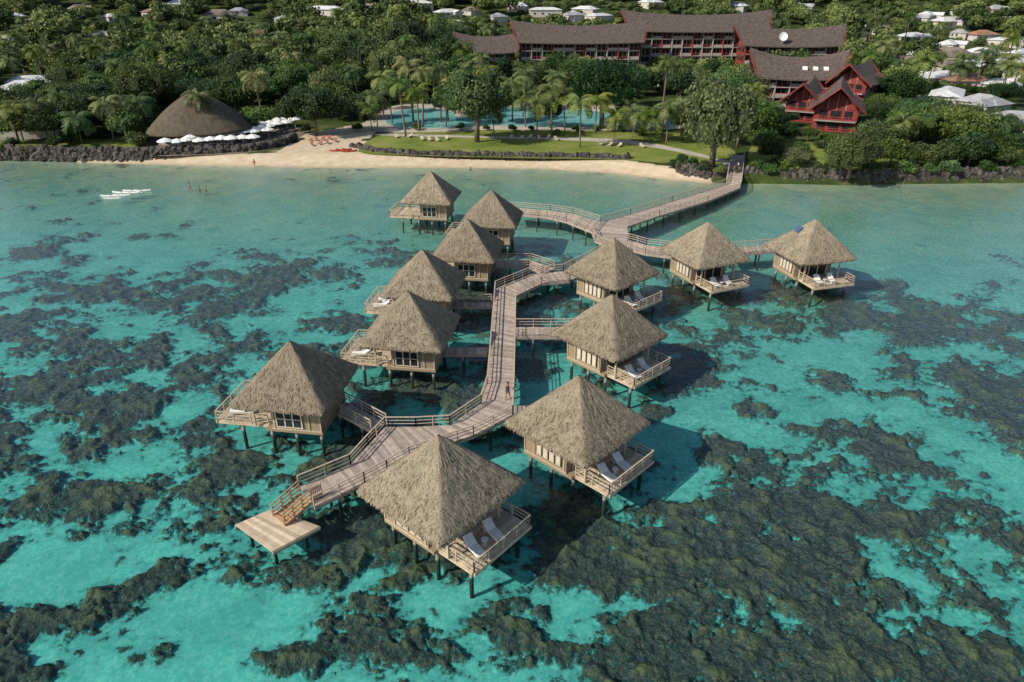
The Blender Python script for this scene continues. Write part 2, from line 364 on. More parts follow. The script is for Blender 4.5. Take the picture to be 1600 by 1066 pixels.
# ---------------------------------------------------------------- rocks seawalls
def stone(mb,c,r,t):
    ph=(1+5**.5)/2; vs=[(-1,ph,0),(1,ph,0),(-1,-ph,0),(1,-ph,0),(0,-1,ph),(0,1,ph),(0,-1,-ph),(0,1,-ph),(ph,0,-1),(ph,0,1),(-ph,0,-1),(-ph,0,1)]
    fs=[(0,11,5),(0,5,1),(0,1,7),(0,7,10),(0,10,11),(1,5,9),(5,11,4),(11,10,2),(10,7,6),(7,1,8),(3,9,4),(3,4,2),(3,2,6),(3,6,8),(3,8,9),(4,9,5),(2,4,11),(6,2,10),(8,6,7),(9,8,1)]
    rx,ry,rz=[r*random.uniform(.7,1.25)/1.9 for _ in range(3)]; an=random.uniform(0,6)
    o=[]
    for x,y,z in vs:
        j=random.uniform(.8,1.2); x,y=x*math.cos(an)-y*math.sin(an),x*math.sin(an)+y*math.cos(an)
        o.append((c[0]+x*rx*j,c[1]+y*ry*j,c[2]+z*rz*j))
    mb.add(o,fs,t)
def seawall(pts,base,top,label,cour=4):
    mb=MB(); P3=[G(u,v,base) for u,v in pts]
    o=P3[0].copy()
    for a,b in zip(P3,P3[1:]):
        n=max(1,int((b-a).length/.62))
        for i in range(n):
            p=a.lerp(b,i/n)
            for k in range(cour):
                f=(k+.5)/cour
                stone(mb,(p.x+random.uniform(-.2,.2)-o.x,p.y+f*1.2+random.uniform(-.2,.2)-o.y,base+(top-base)*f-.1+random.uniform(-.12,.12)),random.uniform(.55,.95),random.random())
        mb.hexa([(a.x-o.x,a.y+.5-o.y,base-1),(b.x-o.x,b.y+.5-o.y,base-1),(b.x-o.x,b.y+2.2-o.y,base-1),(a.x-o.x,a.y+2.2-o.y,base-1),(a.x-o.x,a.y+1.1-o.y,top-.2),(b.x-o.x,b.y+1.1-o.y,top-.2),(b.x-o.x,b.y+2.2-o.y,top-.2),(a.x-o.x,a.y+2.2-o.y,top-.2)],.1)
    solo('rock_seawall',mb.mesh('rock_seawall',M['basalt']),loc=(o.x,o.y,0),label=label,cat='sea wall',group='rock sea walls along the shore')
seawall([(-120,247),(25,250),(130,252),(200,253),(250,253),(330,251),(400,246),(440,239),(462,228)],.1,2.8,'dark basalt boulder sea wall below the thatched restaurant',5)
seawall([(548,236),(580,243),(640,249),(800,252),(900,253),(985,256)],.6,2.1,'low dark rock wall between the lawn and the sandy beach',3)
seawall([(1060,278),(1100,283),(1172,284),(1250,287),(1330,289),(1400,287),(1600,285),(1800,283),(2000,281)],-.1,2.4,'dark basalt boulder sea wall standing in the shallow water',5)
# ---------------------------------------------------------------- walkways
mbp=MB(); mbp.tube([(0,0,-3.1),(0,0,-.1)],[.12,.12],10); pile_me=mbp.mesh('pile',M['pile'],True)
def w3(l,h=FL): return [G(u,v,h) for u,v in l]
def ribbon(mb,L,Rr,pw=.24,th=.07):
    for i in range(len(L)-1):
        ln=((L[i]+Rr[i])/2-(L[i+1]+Rr[i+1])/2).length; n=max(1,int(ln/pw)); g=.06
        for j in range(n):
            a=L[i].lerp(L[i+1],j/n); b=L[i].lerp(L[i+1],(j+1-g)/n); c=Rr[i].lerp(Rr[i+1],(j+1-g)/n); d=Rr[i].lerp(Rr[i+1],j/n)
            dz=Vector((0,0,th)); mb.hexa([a-dz,b-dz,c-dz,d-dz,a,b,c,d],random.random())
    for E in (L,Rr):
        for a,b in zip(E,E[1:]): mb.beam(a-Vector((0,0,.2)),b-Vector((0,0,.2)),.12,.24,.3)
def railing(mb,pts,h=.98,sp=1.8,t=.5,inset=0):
    for a,b in zip(pts,pts[1:]):
        ln=(b-a).length; n=max(1,round(ln/sp))
        for i in range(n+1):
            p=a.lerp(b,i/n); mb.beam(p-Vector((0,0,.15)),p+Vector((0,0,h)),.075,.075,t)
        for z,w,hh in ((h,.12,.05),(h*.66,.035,.06),(h*.33,.035,.06)):
            mb.beam(a+Vector((0,0,z)),b+Vector((0,0,z)),w,hh,t)
def boardwalk(L,Rr,label,h=FL,rails='LR',psp=4.0,mt='deck',rsp=1.8):
    o=(L[0]+Rr[0])/2; o=Vector((o.x,o.y,0))
    T=thing('boardwalk',o,0,label,'boardwalk','timber walkways linking the bungalows')
    L=[p-o for p in L]; Rr=[p-o for p in Rr]
    mb=MB(); ribbon(mb,L,Rr); part('walkway_deck',mb.mesh('walkway_deck',M[mt]),T)
    for k,E in (('L',L),('R',Rr)):
        if k in rails:
            mb=MB(); railing(mb,E,sp=rsp); part('railing',mb.mesh('railing',M['rail']),T)
    for i in range(len(L)-1):
        c0=(L[i]+Rr[i])/2;c1=(L[i+1]+Rr[i+1])/2; n=max(1,round((c1-c0).length/psp))
        for j in range(n):
            for a,b,s in ((L[i],L[i+1],1),(Rr[i],Rr[i+1],-1)):
                p=a.lerp(b,(j+.5)/n); q=Rr[i].lerp(Rr[i+1],(j+.5)/n) if s==1 else L[i].lerp(L[i+1],(j+.5)/n)
                p2=p.lerp(q,.12); part('pile',pile_me,T,(p2.x,p2.y,p2.z-.2))
                if s==1:
                    cross=MB(); cross.beam(p-Vector((0,0,.42)),q-Vector((0,0,.42)),.2,.2); part('crossbeam',cross.mesh('crossbeam',M['pile']),T)
    return T
boardwalk(w3([(952,386),(880,424),(830,428),(774,451),(762,600),(752,631),(703,664),(650,667),(602,667),(575,696),(548,726),(467,760)]),
          w3([(978,392),(890,439),(846,443),(806,462),(803,602),(801,648),(740,680),(690,697),(640,714),(605,734),(570,753),(491,792)]),
          'long weathered timber boardwalk on piles running between the thatched bungalows')
jl=[G(1142,244,2.1),G(1139,262,2.0),G(1134,288,FL),G(1050,314,FL),G(985,334,FL),G(938,347,FL)]
jr=[G(1163,242,2.1),G(1161,262,2.0),G(1157,293,FL),G(1106,314,FL),G(1030,337,FL),G(980,354,FL)]
boardwalk(jl,jr,'timber jetty with railings leading from the shore to the bungalows',rsp=1.3)
boardwalk(w3([(938,347),(925,362),(930,376),(952,386)]),w3([(980,354),(982,366),(980,376),(978,392)]),'short broad junction deck where the timber walkways meet',rails='L')
boardwalk(w3([(938,347),(895,334),(860,329),(790,324)]),w3([(925,362),(885,346),(855,339),(790,333)]),'narrow timber walkway curving to a bungalow over shallow water')
boardwalk(w3([(982,375),(1010,383),(1075,391)]),w3([(978,388),(1008,396),(1070,404)]),'narrow timber walkway leading to a bungalow porch')
boardwalk(w3([(1125,390),(1240,381)]),w3([(1130,399),(1245,390)]),'narrow timber walkway between two neighbouring bungalows')
boardwalk(w3([(765,407),(830,407),(866,419)]),w3([(765,417),(826,417),(852,428)]),'narrow timber walkway branching to a thatched bungalow')
boardwalk(w3([(915,511),(806,511)]),w3([(915,526),(806,526)]),'short timber walkway with railings to a bungalow door')
boardwalk(w3([(685,543),(763,543)]),w3([(685,553),(761,553)]),'short timber walkway to a bungalow door',rails='')
boardwalk(w3([(705,472),(768,472)]),w3([(705,479),(768,479)]),'short shaded timber walkway to a bungalow door',rails='L')
boardwalk(w3([(530,622),(604,662)]),w3([(512,635),(580,672)]),'short timber walkway with railings to a bungalow door')
boardwalk(w3([(803,634),(850,634)]),w3([(803,650),(850,650)]),'very short timber ramp to a bungalow door',rails='')
boardwalk(w3([(575,748),(625,748)]),w3([(590,764),(640,764)]),'very short timber ramp to a bungalow door',rails='')
# stairs & swim platform
PH=.22
a,b,c,d=[G(u,v,PH) for u,v in [(367,820),(425,795),(500,822),(425,862)]]
o=(a+b+c+d)/4; o=Vector((o.x,o.y,0)); T=thing('swim_platform',o,0,'low pale timber swimming platform at the end of the walkway','platform')
mb=MB(); ribbon(mb,[a-o,b-o],[d-o,c-o],.3); part('platform_deck',mb.mesh('platform_deck',M['deckpale']),T)
for p in (a,b,c,d):
    q=p.lerp(o+Vector((0,0,PH)),.35)-o; part('pile',pile_me,T,(q.x,q.y,PH-.1),(0,0,0),(1,1,.6))
p0=G(478,776,FL); p1=G(436,814,PH+.05)
T=thing('wooden_stairs',(p1.x,p1.y,PH),0,'orange brown wooden stairs with handrails down to the swimming platform','stairs')
oo=Vector((p1.x,p1.y,PH)); A=p0-oo;B=p1-oo; dd=(B-A); hd=Vector((dd.x,dd.y,0)).normalized(); sd=Vector((-hd.y,hd.x,0))*.75
mb=MB()
for i in range(7):
    q=A.lerp(B,(i+.5)/7); mb.beam(q-sd,q+sd,.28,.06,.5)
for s in (-1,1): mb.beam(A+sd*s-Vector((0,0,.1)),B+sd*s-Vector((0,0,.05)),.07,.26)
part('steps',mb.mesh('steps',M['newwood']),T)
for s in (-1,1):
    mb=MB()
    for i in range(4):
        q=A.lerp(B,i/3)+sd*s; mb.beam(q,q+Vector((0,0,1.05)),.09,.09)
    for z in (1.05,.7,.35): mb.beam(A+sd*s+Vector((0,0,z)),B+sd*s+Vector((0,0,z)),.06,.08)
    part('handrail',mb.mesh('handrail',M['newwood']),T)
mb=MB()
q0=A+sd*1.05; mb.beam(q0+Vector((0,0,.1)),q0-hd*.9+Vector((0,0,.1)),.04,.2)
for i in range(6):
    q=q0-hd*(.05+.16*i); mb.beam(q,q+Vector((0,0,1.15)),.13,.04)
part('gate',mb.mesh('gate',M['newwood']),T)
# ---------------------------------------------------------------- bungalows
def roof_mesh(HF,AP,EV,seed=1,blades=7500,name='thatched_roof',asp=1.0,k=18,mt='thatch',bul=.02):
    r=np.random.default_rng(seed); n=176; rows=30
    th=np.linspace(0,2*np.pi,n,endpoint=False)
    rad=1/(np.abs(np.cos(th))**k+np.abs(np.sin(th))**k)**(1/k)
    vs=[];
    for i in range(rows+1):
        s=i/rows; ss=.015+.985*s
        z=AP-(AP-EV)*(s+bul*s*(1-s)) 
        nn=fbm(th*14/6.283*8+3,np.full(n,s*16.0),3,seed)-.5
        nn[-1]=nn[0]
        q=HF*ss*rad; rr_=q+nn*.16*min(1,s*3)
        drop=(r.random(n)-.5)*.09 if i==rows else 0
        vs.append(np.stack([np.cos(th)*rr_*asp,np.sin(th)*rr_,np.full(n,z)+drop+nn*.07],-1))
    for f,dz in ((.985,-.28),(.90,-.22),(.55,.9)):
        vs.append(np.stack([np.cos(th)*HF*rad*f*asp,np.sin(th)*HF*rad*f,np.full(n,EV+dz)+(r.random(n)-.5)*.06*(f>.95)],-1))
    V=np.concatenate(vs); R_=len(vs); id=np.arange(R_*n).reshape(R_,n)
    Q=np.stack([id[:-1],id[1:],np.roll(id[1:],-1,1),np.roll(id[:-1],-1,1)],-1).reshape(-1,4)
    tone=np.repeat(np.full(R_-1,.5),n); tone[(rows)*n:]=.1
    m_=blades; s=np.sqrt(r.random(m_)); t=r.random(m_)*2*np.pi; fr=m_//5; s[:fr]=1.0
    ra=HF/(np.abs(np.cos(t))**k+np.abs(np.sin(t))**k)**(1/k)
    px=np.cos(t)*ra*s*asp; py=np.sin(t)*ra*s; pz=AP-(AP-EV)*(s+bul*s*(1-s))+.03
    fx=np.where(np.abs(np.cos(t))>np.abs(np.sin(t)),np.sign(np.cos(t)),0.); fy=np.where(fx==0,np.sign(np.sin(t)),0.)
    if k<5: fx,fy=np.cos(t),np.sin(t)
    sl=(AP-EV)/HF; L_=r.uniform(.14,.32,m_); L_[:fr]=r.uniform(.10,.28,fr)
    D=np.stack([fx,fy,-sl*(1+bul*(1-2*s))],-1); D[:fr,2]*=1.8; D/=np.linalg.norm(D,axis=1)[:,None]
    W=np.stack([-fy,fx,np.zeros(m_)],-1)*r.uniform(.012,.034,m_)[:,None]; W[:,2]=0
    D+=r.normal(0,.08,(m_,3)); P0=np.stack([px,py,pz],-1); P1=P0+D*L_[:,None]; P1[fr:,2]+=.02
    BV=np.stack([P0-W,P0+W,P1+W*.5,P1-W*.5],1).reshape(-1,3); BQ=np.arange(m_*4).reshape(-1,4)+len(V)
    tone=np.concatenate([tone,r.random(m_)*.95])
    return npmesh(name,np.concatenate([V,BV]),np.concatenate([Q,BQ]),M[mt],tone)
roofs=[roof_mesh(HF,AP,EV,s) for s in (1,2,3)]
def b_parts(kind):
    S=-1 if kind=='L' else 1
    XD=6.5 if kind=='L' else 5.0
    def yy(a,b): return (a*S,b*S) if S==1 else (b*S,a*S)
    out=[]
    mb=MB(); mb.box(-3.05,1.9,-2.76,2.76,FL-.25,FL,.4)
    out.append(('floor_platform',mb.mesh('floor_platform',M['wall']),[]))
    mb=MB(); mb.box(-2.95,1.3,-2.7,2.7,FL,4.5)
    out.append(('wall',mb.mesh('wall',M['wall']),[]))
    ys=-2.7*S
    for y in (-2.73,2.73):
        mb=MB(); mb.box(-3.0,1.35,y-.04,y+.04,FL+.004,FL+.12)
        for x in (-2.95,-1.95,1.1): mb.box(x-.05,x+.05,y-.045,y+.045,FL+.12,4.3)
        mb.box(-3.0,1.35,y-.035,y+.035,3.1,3.2)
        out.append(('trim',mb.mesh('trim',M['trim']),[]))
    z0=FL+.35
    if kind=='L':
        mb=MB(); y0,y1=sorted((ys-.06*S,ys-.02*S)); mb.box(-1.3,.8,y0,y1,z0,z0+1.5)
        fr=MB(); y0,y1=sorted((ys-.12*S,ys-.06*S))
        for x in (-1.36,-.6,.1,.86): fr.box(x-.05,x+.05,y0,y1,z0-.05,z0+1.55)
        for z in (z0-.05,z0+.75,z0+1.55): fr.box(-1.36,.86,*sorted((ys-.115*S,ys-.065*S)),z-.04,z+.04)
        out.append(('window',mb.mesh('window',M['glass']),[('frame',fr.mesh('frame',M['cream']))]))
    else:
        for x in (-1.7,-1.05,-.4,.25):
            mb=MB(); mb.box(x+.07,x+.53,ys-.12,ys-.05,z0+.1,z0+1.5)
            for k in range(9): mb.box(x+.13,x+.47,ys-.14,ys-.121,z0+.2+k*.14,z0+.25+k*.14)
            out.append(('shutter',mb.mesh('shutter',M['cream']),[]))
        mb=MB(); mb.box(-1.75,.9,ys-.048,ys-.01,z0+.05,z0+1.6); out.append(('window',mb.mesh('window',M['glass']),[]))
    mb=MB(); mb.box(1.31,1.37,-1.9,1.9,FL+.05,3.2)
    fr=MB()
    for y in (-1.95,-.65,.65,1.95): fr.box(1.36,1.43,y-.05,y+.05,FL,3.25)
    fr.box(1.365,1.425,-1.95,1.95,3.18,3.28)
    out.append(('door',mb.mesh('door',M['glass']),[('frame',fr.mesh('frame',M['cream']))]))
    ya,yb=yy(-2.35,3.3) if kind=='R' else yy(-2.2,3.0)
    mb=MB(); x=1.9
    while x<XD-.05:
        mb.box(x,x+.2,ya,yb,FL-.07,FL-.004,random.random()); x+=.215
    for y in (ya,(ya+yb)/2,yb): mb.box(1.91,XD,y-.07,y+.07,FL-.27,FL-.075,.3)
    mb.box(x+.005,x+.12,ya-.05,yb+.05,FL-.27,FL-.0,.4)
    out.append(('porch_deck',mb.mesh('porch_deck',M['deckpale']),[]))
    mb=MB(); q=[Vector((1.95,ya,FL)),Vector((x,ya,FL)),Vector((x,yb,FL)),Vector((1.95,yb,FL))]
    railing(mb,q,.92,1.35); 
    out.append(('railing',mb.mesh('railing',M['trim']),[]))
    for y in (-2.5,2.5):
        mb=MB(); mb.box(2.9,3.05,y-.08,y+.08,FL,4.15); out.append(('post',mb.mesh('post',M['trim']),[]))
    mb=MB(); mb.box(2.85,3.1,-2.75,2.75,4.0,4.17)
    out.append(('beam',mb.mesh('beam',M['trim']),[]))
    return out
BP={'L':b_parts('L'),'R':b_parts('R')}
mbx=MB(); mbx.tube([(0,0,-2.3),(0,0,FL-.25)],[.15,.15],12); bp_me=mbx.mesh('pile',M['pile'],True)
lf=MB()
for y in (-.3,.3): lf.box(-.95,.95,y-.03,y+.03,.28,.34)
for x in (-.8,.7):
    for y in (-.3,.3): lf.box(x-.03,x+.03,y-.03,y+.03,0,.28)
for i in range(8): lf.box(-.9+i*.15,-.8+i*.15,-.3,.3,.34,.36)
lseat=MB(); lseat.box(-.95,.3,-.34,.34,.365,.44)
lback=MB(); lback.hexa([(.3,-.34,.37),(.95,-.34,.78),(.95,.34,.78),(.3,.34,.37),(.27,-.34,.44),(.92,-.34,.86),(.92,.34,.86),(.27,.34,.44)])
lback.beam((.75,-.25,.3),(.9,-.25,.76),.04,.04); lback.beam((.75,.25,.3),(.9,.25,.76),.04,.04)
lfm=lf.mesh('frame',M['white']); lsm=lseat.mesh('seat',M['canvas']); lbm=lback.mesh('backrest',M['canvas'])
lsr=lseat.mesh('seat',M['pink']); lbr=lback.mesh('backrest',M['pink']); lsc=lseat.mesh('seat',M['cream']); lbc=lback.mesh('backrest',M['cream']); lfc=lf.mesh('frame',M['cream'])
def lounger(loc,rot,label,group,kind=0,sc=1):
    T=thing('sun_lounger',loc,rot,label,'sun lounger',group,sc)
    part('frame',(lfm,lfm,lfc)[kind],T); part('seat',(lsm,lsr,lsc)[kind],T); part('backrest',(lbm,lbr,lbc)[kind],T)
tbl=MB(); tbl.tube([(0,0,.4),(0,0,.45)],[.25,.25],12); tbl.tube([(0,0,0),(0,0,.4)],[.04,.04],8); tbl.tube([(0,0,0),(0,0,.03)],[.18,.18],12); tblm=tbl.mesh('tabletop',M['white'])
for i,(kd,u,v,rot) in enumerate(bung):
    c=G(u,v,AP); r=math.radians(rot)
    lab='thatched overwater bungalow on piles with cream shutters and railed porch' if kd=='R' else 'thatched overwater bungalow on piles with dark window and railed porch'
    if i==5: lab='thatched overwater bungalow with a small solar panel on its roof'
    T=thing('overwater_bungalow',(c.x,c.y,0),r,lab,'bungalow','thatched bungalows over the lagoon')
    rf=part('thatched_roof',roofs[i%3],T,rot=(0,0,math.pi/2*(i%4)))
    if i==5:
        rf.rotation_euler=(0,0,0)
        mb=MB(); sl=(AP-EV)/HF
        def rp_(f,y): return Vector((y,-HF*f,AP-(AP-EV)*f+.16))
        a_,b_,c_,d_=rp_(.46,-1.35),rp_(.46,-.45),rp_(.30,-.45),rp_(.30,-1.35); up_=Vector((0,-.05,.05))
        mb.hexa([a_,b_,c_,d_,a_+up_,b_+up_,c_+up_,d_+up_])
        part('solar_panel',mb.mesh('solar_panel',simple('solar_blue',(.04,.07,.15),(.08,.12,.22),3,.2)),T)
    for nme,me,ch in BP[kd]:
        o_=part(nme,me,T)
        for cn,cm in ch: part(cn,cm,o_)
    S=1 if kd=='R' else -1
    for x in (-2.7,-.5,1.7): 
        for y in (-2.3,2.3): part('pile',bp_me,T,(x,y,0))
    for y in (-2.0,2.7): part('pile',bp_me,T,(4.5,y*S,0))
    if kd=='R' or i in (6,7,8):
        cr,sr=math.cos(r),math.sin(r); q=3.95 if kd=='R' else 5.0
        for lx_,ly_ in ((q,-1.0*S),(q,.9*S)):
            lounger((c.x+lx_*cr-ly_*sr,c.y+lx_*sr+ly_*cr,FL),r+math.pi-.25*S,'white sun lounger on a bungalow porch deck','sun loungers on the bungalow porches')
        lx_,ly_=q,-.05*S
        solo('side_table',tblm,(c.x+lx_*cr-ly_*sr,c.y+lx_*sr+ly_*cr,FL),label='small round white side table between two sun loungers',cat='table',group='side tables on the bungalow porches')
# ---------------------------------------------------------------- hotel
keep=[]
def hotel(u,v,rot,w,d,st,rh,label,hs=3.3,endfront=False,dishes=False,skylight=False,prow=1.6):
    g=G(u,v,1.5); r=math.radians(rot)
    if endfront:
        lx_,ly_=-w/2,d/2; g=g-Vector((lx_*math.cos(r)-ly_*math.sin(r),lx_*math.sin(r)+ly_*math.cos(r),0))
    T=thing('hotel_building',(g.x,g.y,1.5),r,label,'hotel building','red timber hotel blocks with shingle roofs')
    H=st*hs; keep.append((g.x,g.y,max(w,d)/2+4,w/2,d/2,r))
    mb=MB(); mb.box(-w/2,w/2,1.8,d,0,H-.05,.5,0)
    for x in (-w/2-.06,w/2-.14): mb.box(x,x+.2,-.1,d+.05,0,H-.2,.5,1)
    part('wall',mb.mesh('wall',[M['backwall'],M['red']]),T)
    nb=max(2,round(w/4.2)); bw=w/nb
    wm=MB(); wm.box(-bw*.36,bw*.36,1.70,1.78,.15,hs*.8); wme=wm.mesh('window',M['glass'])
    fm=MB()
    for x in (-bw*.36,0,bw*.36): fm.box(x-.07,x+.07,1.64,1.70,.1,hs*.82)
    fm.box(-bw*.38,bw*.38,1.645,1.695,hs*.8,hs*.86); fme=fm.mesh('frame',M['housewall'])
    for s in range(st):
        mb=MB(); z=s*hs
        mb.box(-w/2+.15,w/2-.15,-.1,1.85,z-.25,z,.5,0)
        for b in range(nb):
            x0=-w/2+bw*b+.18; x1=x0+bw-.36
            solid=(b*7+s*3)%5<3
            if solid: mb.box(x0,x1,-.06,-.0,z+.05,z+.95,.5,0)
            mb.box(x0,x1,-.08,.04,z+.98,z+1.08,.5,1)
            if not solid:
                for i in range(7): x=x0+(x1-x0)*i/6; mb.box(x-.04,x+.04,-.05,.03,z,z+.98,.5,1)
        part('balcony',mb.mesh('balcony',[M['balcony'],M['redrail']]),T)
        for b in range(nb):
            x=-w/2+bw*(b+.5); o_=part('window',wme,T,(x,0,z)); part('frame',fme,o_)
    cm=MB(); cm.box(-.14,.14,-.2,1.8,-.01,H-.3); cme=cm.mesh('column',M['redrail']); cmw=cm.mesh('column',M['balcony'])
    for b in range(1,nb): part('column',cme if b%3==0 else cmw,T,(-w/2+bw*b,0,0))
    n=16; V=[];Fc=[]
    ze=H-.6; zr=H+rh; y0,y1=-1.8,d+1.8; ym=(y0+y1)/2
    for i in range(n+1):
        s=-1+2*i/n; rise=prow*abs(s)**2.2
        for yy_,zz,ex in ((y0,ze,1.2),( (y0+ym)/2,(ze+zr)/2-.5,2.2),(ym,zr+rise,4.0),((y1+ym)/2,(ze+zr)/2-.5,2.2),(y1,ze,1.2)):
            V.append(((w/2+ex)*s,yy_,zz+rise*.3))
    for i in range(n):
        for k in range(4):
            a=i*5+k; Fc.append((a,a+5,a+6,a+1))
    m0=len(V); V+=[(x,y,z-.35) for x,y,z in V]; Fc+=[tuple(q+m0 for q in f[::-1]) for f in list(Fc)]
    for k in range(4): Fc.append((k,k+1,m0+k+1,m0+k)); Fc.append((n*5+k+1,n*5+k,m0+n*5+k,m0+n*5+k+1))
    for i in range(n): Fc.append((i*5,m0+i*5,m0+i*5+5,i*5+5)); Fc.append((i*5+4,i*5+9,m0+i*5+9,m0+i*5+4))
    mb=MB(); mb.add(V,Fc); 
    rf=part('roof',mb.mesh('roof',M['shingle']),T)
    for sgn in (-1,1):
        mb=MB(); x=sgn*(w/2+.0)
        mb.add([(x,y0+1.6,H-.1),(x,y1-1.6,H-.1),(x,ym,zr-.6)],[(0,1,2)])
        x2=sgn*(w/2+1.35)
        mb.beam((x2,y0,ze-.2),(sgn*(w/2+4.1),ym,zr+prow-.3),.25,.35); mb.beam((x2,y1,ze-.2),(sgn*(w/2+4.1),ym,zr+prow-.3),.25,.35)
        for q in (.3,.5,.7):
            yq=y0+1.6+(y1-y0-3.2)*q; hh=(zr-H-1)*(1-abs(q-.5)*2)+.2
            mb.box(min(x,x+sgn*.12),max(x,x+sgn*.12),yq-.08,yq+.08,H-.3,H+hh,.5,1)
        part('gable',mb.mesh('gable',[M['red'],M['balcony']]),T)
        for s in range(st):
            xa=sgn*(w/2+.17)
            for k0,k1 in ((.12,.30),(.38,.62),(.70,.88)):
                mb=MB(); mb.box(xa-.02,xa+.02,d*k0,d*k1,s*hs+.5,s*hs+2.3); part('window',mb.mesh('window',M['glass']),T)
            if endfront and sgn==-1:
                mb=MB(); xo=-w/2-1.5; z=s*hs
                mb.box(xo,-w/2-.07,.2,d-.2,z-.2,z,.5,0); mb.box(xo,xo+.1,.2,d-.2,z+.95,z+1.07,.5,1)
                for i in range(13): yk=.25+(d-.6)*i/12; mb.box(xo,xo+.09,yk,yk+.09,z,z+.95,.5,1)
                part('balcony',mb.mesh('balcony',[M['balcony'],M['redrail']]),T)
    if skylight:
        for x in (1,4,7):
            mb=MB(); f=.45; yq=y0+(ym-y0)*f; zq=ze+(zr-ze)*f; 
            mb.hexa([(x,yq,zq-.2),(x+1.4,yq,zq-.2),(x+1.4,yq+1.0,zq+.4),(x,yq+1.0,zq+.4),(x,yq,zq+.12),(x+1.4,yq,zq+.12),(x+1.4,yq+1.0,zq+.8),(x,yq+1.0,zq+.8)]); part('skylight',mb.mesh('skylight',M['white']),rf)
    if dishes:
        mb=MB(); R0=1.6
        rings=[(0,0)]+[(R0*k/5,.45*(k/5)**2) for k in range(1,6)]
        vs=[(0,0,0)];fs=[]
        for k in range(1,6):
            for j in range(16):
                a_=j*math.pi/8; vs.append((rings[k][0]*math.cos(a_),-rings[k][1],rings[k][0]*math.sin(a_)))
        for j in range(16): fs.append((0,1+j,1+(j+1)%16))
        for k in range(4):
            for j in range(16): fs.append((1+k*16+j,1+(k+1)*16+j,1+(k+1)*16+(j+1)%16,1+k*16+(j+1)%16))
        mb.add(vs,fs); mb.beam((0,0,0),(0,.8,-2),.15,.15)
        part('satellite_dish',mb.mesh('satellite_dish',M['white']),rf,(-4,y0+1.5,ze+3.3),(-.4,0,0))
    return T
hotel(905,120,2,48,14,4,5.5,'long red hotel block with balconies and brown shingle roof')
hotel(1085,113,0,56,16,5,5.5,'tall red hotel block with balconies and upswept shingle roof')
hotel(1228,128,-4,34,14,4,5,'red hotel block with satellite dish on its shingle roof',dishes=True)
hotel(765,122,6,20,13,3,5,'smaller dark red hotel wing with steep shingle roof')
hotel(1240,168,-10,21,12,3,5.0,'red hotel wing with white skylights in its shingle roof',hs=2.9,skylight=True,prow=2.0)
hotel(1318,176,50,12,9,3,4.2,'tall stepped red hotel wing with a steep gable',hs=2.8,endfront=True,prow=1.0)
hotel(1248,190,60,11,8,2,3.6,'small stepped red hotel wing with a steep gable',hs=2.8,endfront=True,prow=1.0)
hotel(1300,206,66,14,10,2,4.6,'red gabled hotel pavilion close to the waterfront',hs=2.8,endfront=True,prow=1.0)
g=G(1000,135,1.5); T=thing('pool_pavilion',(g.x,g.y,1.5),0,'low pale flat roofed pavilion beside the pool','pavilion')
mb=MB(); mb.box(-22,22,0,8,3.4,3.9); part('roof',mb.mesh('roof',M['white']),T)
mb=MB(); mb.box(-21,21,3,7.5,0,3.4); part('wall',mb.mesh('wall',M['balcony']),T)
cm=MB(); cm.box(-.15,.15,.3,.6,0,3.4); cme=cm.mesh('column',M['white'])
for i in range(10): part('column',cme,T,(-20.3+i*4.5,0,0))
keep.append((g.x,g.y+4,25,22,5,0))
# ---------------------------------------------------------------- restaurant
g=G(318,218,1.5); keep.append((g.x,g.y,16,12,12,0))
T=thing('thatched_restaurant',(g.x,g.y,1.5),.1,'large dark thatched restaurant hall with a tall rounded roof','restaurant')
rm_=roof_mesh(10.2,topz(g,142)-1.5,2.8,11,12000,asp=1.15,k=2.6,mt='thatchdark',bul=-.45)
part('thatched_roof',rm_,T,rot=(0,0,.2))
mb=MB(); mb.box(-8.2,8.2,-6.2,6.2,0,.3,.5); part('floor',mb.mesh('floor',M['paving']),T)
for i in range(6):
    mb=MB(); mb.box(-.15,.15,-.15,.15,.3,3.4); pm_=mb.mesh('post',M['trim'])
    x=-6.5+i*2.6; part('post',pm_,T,(x,-6.0,0)); part('post',pm_,T,(x,6.0,0))
mb=MB(); mb.box(-6.5,6.5,1,5.5,.3,3.4); part('wall',mb.mesh('wall',M['wall']),T)
um=MB(); n=8; rr0=1.7
vs=[(0,0,3.0)]; 
for ring,(rd,z) in enumerate(((.9,2.72),(rr0,2.35),(rr0,2.2))):
    for j in range(n): a_=(j+.5)*2*math.pi/n; vs.append((rd*math.cos(a_),rd*math.sin(a_),z))
fs=[(0,1+j,1+(j+1)%n) for j in range(n)]
for k in range(2):
    for j in range(n): fs.append((1+k*n+j,1+(k+1)*n+j,1+(k+1)*n+(j+1)%n,1+k*n+(j+1)%n))
um.add(vs,fs); umm=um.mesh('canopy',M['canvas'])
up=MB(); up.tube([(0,0,0),(0,0,3.1)],[.04,.03],6); up.box(-.3,.3,-.3,.3,0,.08); upm=up.mesh('pole',M['white'])
upos=[]
for i in range(9): upos.append((262+i*17,237-i*.8))
for i in range(7): upos.append((300+i*20,231-i*2.3))
for i in range(7): upos.append((385+i*13,220-i*3))
for i in range(6): upos.append((400+i*12,212-i*3))
for u,v in upos:
    g=G(u+random.uniform(-2,2),v+random.uniform(-.6,.6),1.5)
    T=thing('parasol',g,random.random()*3,'white canvas parasol on the restaurant terrace','parasol','white parasols on the restaurant terrace',random.uniform(.9,1.08))
    part('pole',upm,T); part('canopy',umm,T)
sheet('terrace_paving',[(235,241),(300,243),(400,237),(470,214),(475,200),(400,200),(300,205),(240,215)],1.510,simple('terrace_boards',(.14,.11,.085),(.22,.18,.14),.6))
